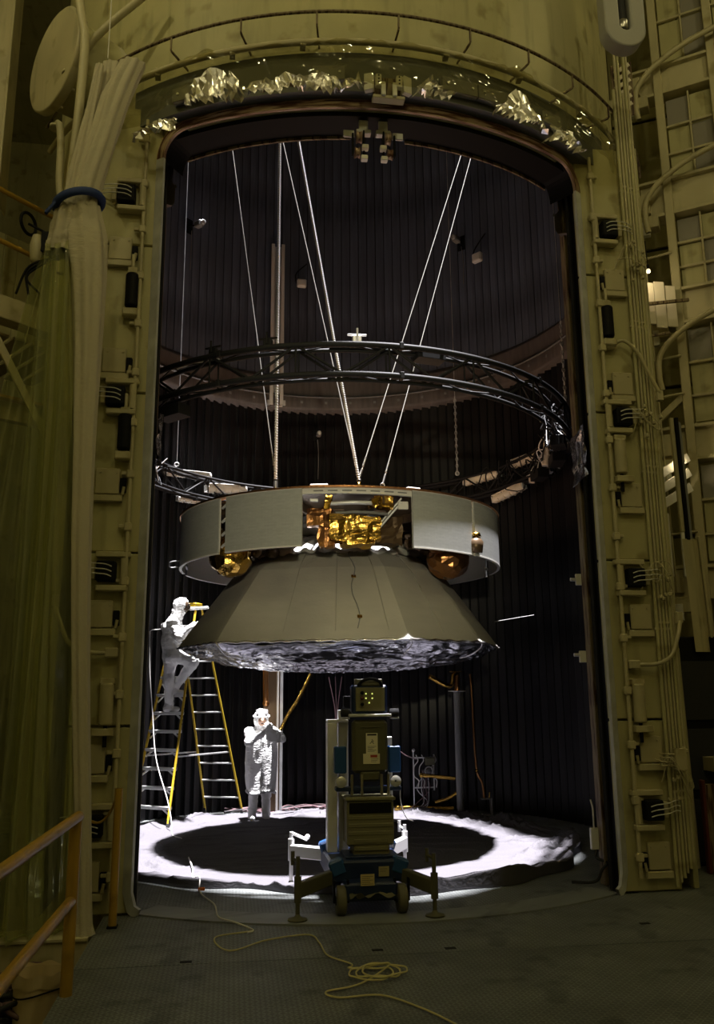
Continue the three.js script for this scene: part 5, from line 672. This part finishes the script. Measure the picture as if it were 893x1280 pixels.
// ───────────── left background ─────────────
{
  const d = thing('port_cover', 'round cream port cover on a short stub of the chamber shell', 'port', [-3.55, 9.35, 2.9], Math.atan2(-0.8, 0.6)); mesh('disc', lathe([[0, 0.3], [0.6, 0.3], [0.63, 0.28], [0.63, 0.2], [0.6, 0.18], [0, 0.18]], 40).rotateX(Math.PI / 2), M.creamPart, d); mesh('stub', lathe([[0.5, -0.4], [0.52, 0.2]], 40).rotateX(Math.PI / 2), M.cream, d); for (let k = 0; k < 12; k++) { const a = k / 12 * 2 * Math.PI; mesh('bolt', bar([0.57 * Math.cos(a), 0.57 * Math.sin(a), 0.14], [0.57 * Math.cos(a), 0.57 * Math.sin(a), 0.2], 0.02, 6), M.creamPart, d); }
  const pp = (n, l, pts, r, m = M.creamPart) => { const t = thing(n, l, 'pipe', pts[0]); const q = pts.map(a => a.map((v, i) => v - pts[0][i])); mesh('pipe', tube(q, r, 10, 60), m, t); mesh('flange', lathe([[0, -0.02], [r * 1.6, -0.02], [r * 1.6, 0.02], [0, 0.02]], 14), m, t); };
  pp('cream_pipe', 'thick cream pipe dropping from above in front of the port cover', [[-3.5, 10.2, 3.6], [-3.38, 9.5, 3.6], [-3.33, 9.2, 3.6], [-3.34, 8.4, 3.6], [-3.38, 7.4, 3.6]], 0.05);
  pp('cream_pipe', 'bent cream pipe hanging below the port cover', [[-3.6, 8.15, 3.5], [-3.55, 8.16, 3.55], [-3.52, 7.9, 3.55], [-3.5, 7.4, 3.55], [-3.42, 7.0, 3.55], [-3.44, 6.4, 3.5]], 0.04);
  pp('cream_pipe', 'cream pipe slanting up the shell above the port cover', [[-3.55, 9.0, 3.3], [-3.2, 9.4, 3.5], [-2.6, 9.9, 3.7]], 0.045);
  tag(mesh('hanging_string', bar([-2.98, 8.6, 4.1], [-2.98, 13, 4.1], 0.006), M.cordWhite), 'thin pale string hanging to the top of the beige curtain', 'string');
  const h = thing('catwalk', 'cream catwalk with yellow handrails and a braced girder beyond the vinyl curtains', 'catwalk', [-4.4, 0, 1.2]);
  const l = (x, y, z) => V(x + 4.4, y, z - 1.2);
  for (const y of [8.6, 7.88]) mesh('handrail', bar(l(-6.2, y, 3.1), l(-3.95, y, 0.6), 0.035, 10), M.rail, h); mesh('handrail_post', bar(l(-5.3, 6.7, 2.1), l(-5.3, 8.6, 2.1), 0.035, 10), M.rail, h);
  mesh('girder', beam4(l(-6.4, 6.85, 3.2), l(-3.9, 6.85, 1.0), 0.12, 0.32), M.creamPart, h); mesh('girder_flange', beam4(l(-6.4, 6.67, 3.25), l(-3.9, 6.67, 1.05), 0.24, 0.03), M.creamPart, h); mesh('brace', beam4(l(-4.62, 6.55, 1.9), l(-3.8, 5.0, 1.7), 0.09, 0.09), M.creamPart, h);
  mesh('lower_girder', beam4(l(-6.4, 5.5, 2.9), l(-3.9, 5.5, 1.1), 0.12, 0.24), M.creamPart, h); mesh('lower_flange', beam4(l(-6.4, 5.64, 2.95), l(-3.9, 5.64, 1.15), 0.26, 0.04), M.rail, h);
  mesh('column', cbox(0.2, 9, 0.2, -1.6, 3.6, 1.4), M.creamPart, h);
  for (let k = 0; k < 12; k++) mesh('deck_plank', beam4(l(-6.0 + k * 0.2, 6.62, 2.4 - k * 0.16), l(-6.9 + k * 0.2, 6.62, 1.2 - k * 0.16), 0.2, 0.04), M.creamPart, h);
  const w = thing('board_wall', 'wall of cream vertical boards behind the catwalk handrails', 'wall', [-5.2, 6.4, -0.4], 0.75); for (let k = 0; k < 16; k++) mesh('board', cbox(0.21, 2.6, 0.03, -1.6 + k * 0.22, 1.3, (k % 2) * 0.008, 0.006), M.cream, w);
  const v = thing('gate_valve', 'small valve with a black handwheel beside the blue strap', 'valve', [-3.75, 6.9, 3.3]); mesh('body', lathe([[0, -0.3], [0.06, -0.27], [0.075, -0.1], [0.05, 0.03], [0, 0.04]], 16), M.creamPart, v); mesh('handwheel', new THREE.TorusGeometry(0.12, 0.018, 8, 24).rotateY(1.1).translate(-0.1, 0.16, 0.02), M.black, v); mesh('stem', bar([-0.1, 0.16, 0.02], [0.12, 0.06, 0], 0.014), M.black, v); mesh('actuator', cbox(0.1, 0.24, 0.1, 0.1, -0.05, 0), M.black, v);
  const cb = thing('loose_cables', 'black cables drooping to the top of the vinyl curtains', 'cables', [-3.4, 6.3, 4.0]); for (let k = 0; k < 3; k++) mesh('cable', tube([[0.05, 0.02 * k, 0], [-0.1, -0.02 - 0.02 * k, 0], [-0.25, -0.12 - 0.05 * k, 0], [-0.34 + 0.12 * k, -0.4, 0]], 0.012, 6, 20), M.black, cb);
  const u = thing('dark_beam', 'dark heavy beam high in the corner past the port cover', 'beam', [-5.0, 8.6, 1.0]); mesh('web', cbox(0.3, 7.4, 0.08, 0, 3.7, 0), M.creamPart, u); for (const x of [-0.16, 0.16]) mesh('flange', cbox(0.03, 7.4, 0.4, x, 3.7, 0), M.creamPart, u);
}
// handrail, bin and clutter by the platform edge
{
  const h = thing('safety_rail', 'yellow two-bar pipe handrail along the platform edge', 'handrail', [-2.6, 0, 5.65]); mesh('post', bar([0, 0, 0], [0, 1.16, 0], 0.042, 14), M.rail, h); mesh('post', bar([-0.04, 0, 3], [-0.04, 1.16, 3], 0.042, 14), M.rail, h); mesh('top_rail', bar([0.01, 1.15, -0.05], [-0.05, 1.15, 3.1], 0.036, 14), M.rail, h); mesh('middle_rail', bar([0, 0.6, 0], [-0.04, 0.6, 3.05], 0.036, 14), M.rail, h);
  const p = thing('rail_post', 'lone brown-yellow post at the foot of the door jamb', 'post', [-2.52, 0, 3.92]); mesh('tube', bar([0, 0, 0], [0, 1.17, 0], 0.036, 14), M.rail, p); mesh('foot', cbox(0.09, 0.02, 0.09, 0, 0.01, 0), M.black, p); mesh('chain', tube([[0, 1.15, 0], [-0.08, 0.95, -0.1], [-0.2, 0.85, -0.2], [-0.35, 0.9, -0.3]], 0.012, 6, 20), M.rail, p);
  const b = thing('waste_bin', 'cream waste bin beside the platform below the handrail', 'bin', [-2.87, -0.9, 5.2]); mesh('shell', lathe([[0, 0.02], [0.14, 0.02], [0.17, 0.9], [0.18, 0.93], [0.17, 0.93], [0.13, 0.05]], 32), M.bin, b); mesh('liner', sheet(40, 4, (u, v) => { const a = u * 2 * Math.PI; return V((0.188 - 0.01 * v) * Math.sin(a), 0.95 - 0.09 * v + 0.01 * Math.sin(a * 7), (0.188 - 0.01 * v) * Math.cos(a)); }), M.bin, b); mesh('liner_tie', tube(Array.from({ length: 20 }, (_, i) => { const a = i / 20 * 2 * Math.PI; return [0.18 * Math.sin(a), 0.82 + 0.02 * Math.sin(a * 2), 0.18 * Math.cos(a)]; }), 0.006, 5, 40, true), M.black, b);
  const cl = thing('cable_pile', 'dark reddish pile of cables in the gap beside the platform', 'cables', [-3.3, -0.9, 4.9]); for (let k = 0; k < 14; k++) { const q = []; for (let i = 0; i < 7; i++) q.push([rnd(-0.6, 0.5), rnd(0.5, 0.8), rnd(-0.6, 0.5)]); mesh('cable', tube(q, 0.02, 6, 40), k % 2 ? M.cordPurple : M.blackRubber, cl); } mesh('crate', cbox(1.2, 0.5, 1.2, -0.1, 0.25, 0), M.blackRubber, cl);
  const c = thing('curtain_curb', 'low cream curb under the vinyl curtains', 'curb', [-3.6, -0.9, 4.1]); mesh('beam', cbox(1.85, 0.9, 0.3, 0, 0.44, 0), M.creamPart, c); mesh('edge', cbox(1.85, 0.03, 0.34, 0, 0.9, 0), M.creamPart, c);
}
// ───────────── right background: access tower ─────────────
{
  const t = thing('access_tower', 'cream steel access tower with glazed bays and girders beyond the conduits', 'tower', [5.05, -0.9, 0.85], -0.61);
  // local x runs along the face towards the viewer's right, local z faces the viewer
  const Y = y => y + 0.9;
  for (const x of [0.12, 0.95, 1.8]) mesh('post', cbox(0.13, 16.4, 0.13, x, 8.4, 0, 0.01), M.creamPart, t);
  for (const [y0, y1] of [[9.35, 9.95], [7.5, 8.05], [5.35, 5.85], [3.3, 3.75], [11.5, 12.0]]) { mesh('girder', cbox(2.6, y1 - y0, 0.16, 1.0, Y((y0 + y1) / 2), -0.12, 0.01), M.creamPart, t); mesh('girder_flange', cbox(2.7, 0.05, 0.3, 1.0, Y(y0), -0.1), M.creamPart, t); mesh('girder_flange', cbox(2.7, 0.05, 0.3, 1.0, Y(y1), -0.1), M.creamPart, t); mesh('end_step', [cbox(0.4, 0.34, 0.2, -0.36, Y(y0 + 0.25), -0.06), cbox(0.26, 0.24, 0.2, -0.58, Y(y0 + 0.02), -0.06), cbox(0.3, 0.2, 0.22, -0.2, Y(y0 - 0.1), -0.02)], M.creamPart, t); mesh('end_shoe', [cbox(0.2, 0.12, 0.1, -0.42, Y(y0 - 0.06), 0.05), cbox(0.14, 0.24, 0.1, -0.26, Y(y0 - 0.2), 0.05)], M.whitePaint, t); }
  for (const [y0, y1] of [[8.1, 9.3], [10.0, 11.45], [5.9, 7.45], [3.8, 5.3], [12.05, 15]]) for (const x0 of [0.2, 1.03]) { const w = mesh('bay_frame', [cbox(0.03, y1 - y0, 0.05, x0 + 0.35, Y((y0 + y1) / 2), -0.05), cbox(0.74, 0.04, 0.05, x0 + 0.35, Y(mix(y0, y1, 0.62)), -0.05), cbox(0.74, 0.04, 0.05, x0 + 0.35, Y(mix(y0, y1, 0.28)), -0.05)], M.creamPart, t); for (const i of [0, 1]) for (const [f0, f1] of [[0.02, 0.27], [0.29, 0.6], [0.64, 0.97]]) mesh('pane', cbox(0.33, (y1 - y0) * (f1 - f0), 0.012, x0 + 0.17 + i * 0.36, Y(mix(y0, y1, (f0 + f1) / 2)), -0.09), (i + (f0 > 0.5 ? 1 : 0)) % 2 ? M.glazing : M.cream, w); }
  for (const y of [6.3, 6.9, 8.6, 4.2]) mesh('ledger', bar([-0.75, Y(y), 0.1], [0.1, Y(y + 0.05), 0.1], 0.02, 6), M.creamPart, t); for (const x of [-0.5, -0.25]) mesh('guard_bar', bar([x, Y(3.4), 0.1], [x - 0.05, Y(9.2), 0.1], 0.014, 6), M.creamPart, t);
  mesh('brace', beam4([-0.8, Y(5.6), 0.0], [0.1, Y(6.35), 0.0], 0.1, 0.1), M.creamPart, t);
  for (const y of [9.0, 11.0, 6.4]) mesh('bent_pipe', tube([[1.4, Y(y + 1.3), 0.25], [0.6, Y(y + 1.1), 0.25], [0.1, Y(y + 0.85), 0.25], [-0.18, Y(y + 0.55), 0.25], [-0.22, Y(y + 0.2), 0.25], [-0.2, Y(y), 0.22]], 0.045, 8, 40), M.creamPart, t);
  const bw = thing('backdrop_wall', 'plain cream wall panels far behind the access tower', 'wall', [5.2, -0.9, -2.4], -0.5); for (let k = 0; k < 5; k++) for (let j = 0; j < 6; j++) mesh('panel', cbox(1.36, 2.74, 0.06, -1.4 + k * 1.4, 1.4 + j * 2.8, 0, 0.01), M.cream, bw);
  const dp = thing('dark_post', 'narrow black upright channel beside the conduits', 'post', [4.1, 3.85, 2.4]); mesh('channel', beam4([0, 0, 0], [-0.02, 1.6, 0], 0.045, 0.06), M.black, dp); mesh('cover', beam4([0.05, 0.0, -0.02], [0.03, 1.55, -0.02], 0.04, 0.04), M.greyPaint, dp); mesh('cover', beam4([-0.05, 0.1, -0.02], [-0.07, 1.6, -0.02], 0.05, 0.04), M.creamPart, dp);
  const sh = thing('sheet_duct', 'bent cream sheet-metal duct below the black channel', 'duct', [4.14, 2.36, 2.4]); mesh('front', sheet(10, 12, (u, v) => V(mix(-0.12, 0.14, u) + 0.05 * v, mix(1.5, 0.1, v), 0.06 * Math.sin(u * 3) - 0.1 * u)), M.creamPart, sh); mesh('edge', beam4([0.15, 1.55, -0.08], [0.2, 0.1, -0.08], 0.03, 0.05), M.creamPart, sh);
  const bk = thing('black_cabinet', 'tall black equipment cabinet low beside the door jamb', 'cabinet', [4.25, -0.9, 2.1]); mesh('body', cbox(1.3, 3.55, 0.7, 0.05, 1.775, -0.1, 0.02), M.black, bk); for (let k = 0; k < 4; k++) mesh('panel', cbox(1.2, 0.7, 0.02, 0.05, 0.5 + k * 0.8, 0.26), M.blackRubber, bk); mesh('shelf', cbox(0.5, 0.16, 0.3, 0.05, 2.05, 0.36), M.creamPart, bk); mesh('pipe', bar([-0.42, 0.2, 0.32], [-0.46, 3.4, 0.32], 0.05, 10), M.creamPart, bk);
  const od = thing('orange_panel', 'narrow dark orange panel low beside the black cabinet', 'panel', [4.0, 0, 2.75]); mesh('panel', cbox(0.4, 0.95, 0.05, 0, 0.48, 0), M.jambPost, od); mesh('frame', cbox(0.04, 1.0, 0.07, -0.2, 0.5, 0), M.dialDark, od);
  const lb = thing('leaning_boards', 'pale boards leaning in the gap behind the black channel', 'boards', [4.56, 4.5, 1.3]); for (let k = 0; k < 3; k++) mesh('board', beam4([-0.25, k * 0.22, 0], [0.35, 0.35 + k * 0.22, -0.1], 0.04, 0.13), M.panelBack, lb); for (let k = 0; k < 2; k++) mesh('board', cbox(0.14, 0.9, 0.04, -0.1 + k * 0.3, -0.5, -0.1), M.panelBack, lb);
  for (const [l, x, y, z] of [['bare work lamp by the tower ledger high beside the conduits', 4.46, 8.1, 1.35], ['bare work lamp above the leaning pale boards', 4.72, 5.22, 1.25]]) { const w = thing('work_lamp', l, 'lamp', [x, y, z], 0, 'work lamps in the tower'); mesh('bulb', new THREE.SphereGeometry(0.035, 12, 8), std(0x888070, { emissive: new THREE.Color(1, 0.8, 0.45), emissiveIntensity: 1.5 }), w); mesh('socket', bar([0, 0.03, 0], [0, 0.1, 0], 0.02), M.black, w); mesh('cord', bar([0, 0.1, 0], [0, 0.5, -0.02], 0.006, 6), M.black, w); const pl = new THREE.PointLight(new THREE.Color(1, 0.8, 0.45), 0.4); pl.castShadow = true; pl.position.set(0, -0.05, 0.03); w.add(pl); pl.name = 'bulb_light'; }
  const ub = thing('stacked_panels', 'pale wooden panels lit by the high work lamp beside the conduits', 'panels', [4.65, 7.35, 1.15]); for (let k = 0; k < 4; k++) mesh('panel', cbox(0.17, 0.75 - 0.08 * (k % 2), 0.03, -0.28 + k * 0.19, 0.35, -0.03 * k), M.tanPaint, ub); mesh('batten', beam4([-0.4, 0.25, 0.06], [0.5, 0.4, 0.06], 0.04, 0.05), M.jambPost, ub); mesh('batten', beam4([-0.3, -0.25, 0.06], [0.15, -0.15, 0.06], 0.03, 0.04), M.jambPost, ub);
  const sl = thing('slatted_shutter', 'tan slatted shutter high behind the rounded housing', 'shutter', [4.0, 10.35, 1.9], -0.5); for (let k = 0; k < 6; k++) mesh('slat', beam4([-0.1, k * 0.13, 0], [0.12, k * 0.13 + 0.09, 0.02], 0.02, 0.07), M.tanPaint, sl); mesh('frame', cbox(0.3, 0.9, 0.02, 0, 0.38, -0.06), M.jambPost, sl);
  const cp = thing('capsule_housing', 'long grey rounded housing with a dark slot hanging at the top corner', 'housing', [2.62, 8.95, 4.5]);
  const s = new THREE.Shape(); s.absarc(0, 0.22, 0.22, Math.PI, 2 * Math.PI); s.lineTo(0.22, 2.4); s.lineTo(-0.22, 2.4); s.closePath(); const ho = new THREE.Path(); ho.absarc(0, 0.26, 0.085, Math.PI, 2 * Math.PI); ho.lineTo(0.085, 2.3); ho.lineTo(-0.085, 2.3); ho.closePath(); s.holes.push(ho);
  const cg = new THREE.ExtrudeGeometry(s, { depth: 0.14, bevelEnabled: true, bevelSize: 0.02, bevelThickness: 0.02, bevelSegments: 2, curveSegments: 16 }); mesh('housing', cg, M.greyHousing, cp); mesh('slot_back', cbox(0.2, 2.3, 0.02, 0, 1.25, 0.0), M.black, cp); mesh('tube', bar([0, 0.3, 0.08], [0, 2.2, 0.06], 0.05, 14), M.blackRubber, cp); mesh('tube_end', lathe([[0.03, 0], [0.062, 0], [0.062, 0.1], [0.03, 0.1]], 18).translate(0, 0.24, 0.09), M.steel, cp); mesh('hanger', bar([0, 2.3, 0.07], [0, 7.05, 0.07], 0.03, 8), M.creamPart, cp);
}
// ───────────── high-bay lamp fittings of the hall ─────────────
{
  const glow = std(0x888070, { emissive: LAMP_COLOUR, emissiveIntensity: 3 });
  HALL_LAMPS.forEach(([x, y, z], k) => { const t = thing('high_bay_lamp', 'high-bay lamp hanging from the hall ceiling', 'lamp', [x, y, z], 0, 'high-bay lamps of the hall'); mesh('shade', lathe([[0.06, 0.35], [0.1, 0.3], [0.28, 0.02], [0.3, 0]], 24), M.creamPart, t); mesh('bulb', new THREE.SphereGeometry(0.09, 16, 12).translate(0, 0.06, 0), glow, t); mesh('cord', bar([0, 0.35, 0], [0, 16 - y, 0], 0.015, 6), M.black, t); });
}
{
  const t = thing('wall_flood_lamp', 'square flood lamp bracketed to the hall wall facing the chamber', 'lamp', FLOOD); const dir = V(0, 4.45, 1.5).sub(V(...FLOOD)).normalize(); const q = new THREE.Quaternion().setFromUnitVectors(V(0, 0, 1), dir);
  mesh('case', cbox(0.4, 0.3, 0.12, 0, 0, -0.08, 0.02).applyQuaternion(q), M.greyPaint, t); mesh('glass', cbox(0.34, 0.24, 0.01, 0, 0, -0.012).applyQuaternion(q), std(0x888888, { emissive: new THREE.Color(1, 0.93, 0.72), emissiveIntensity: 3 }), t); mesh('bracket', bar([0, -0.05, 0.1], [0, 0, 0.69], 0.03, 8), M.greyPaint, t);
}
renderer.render(scene, camera);
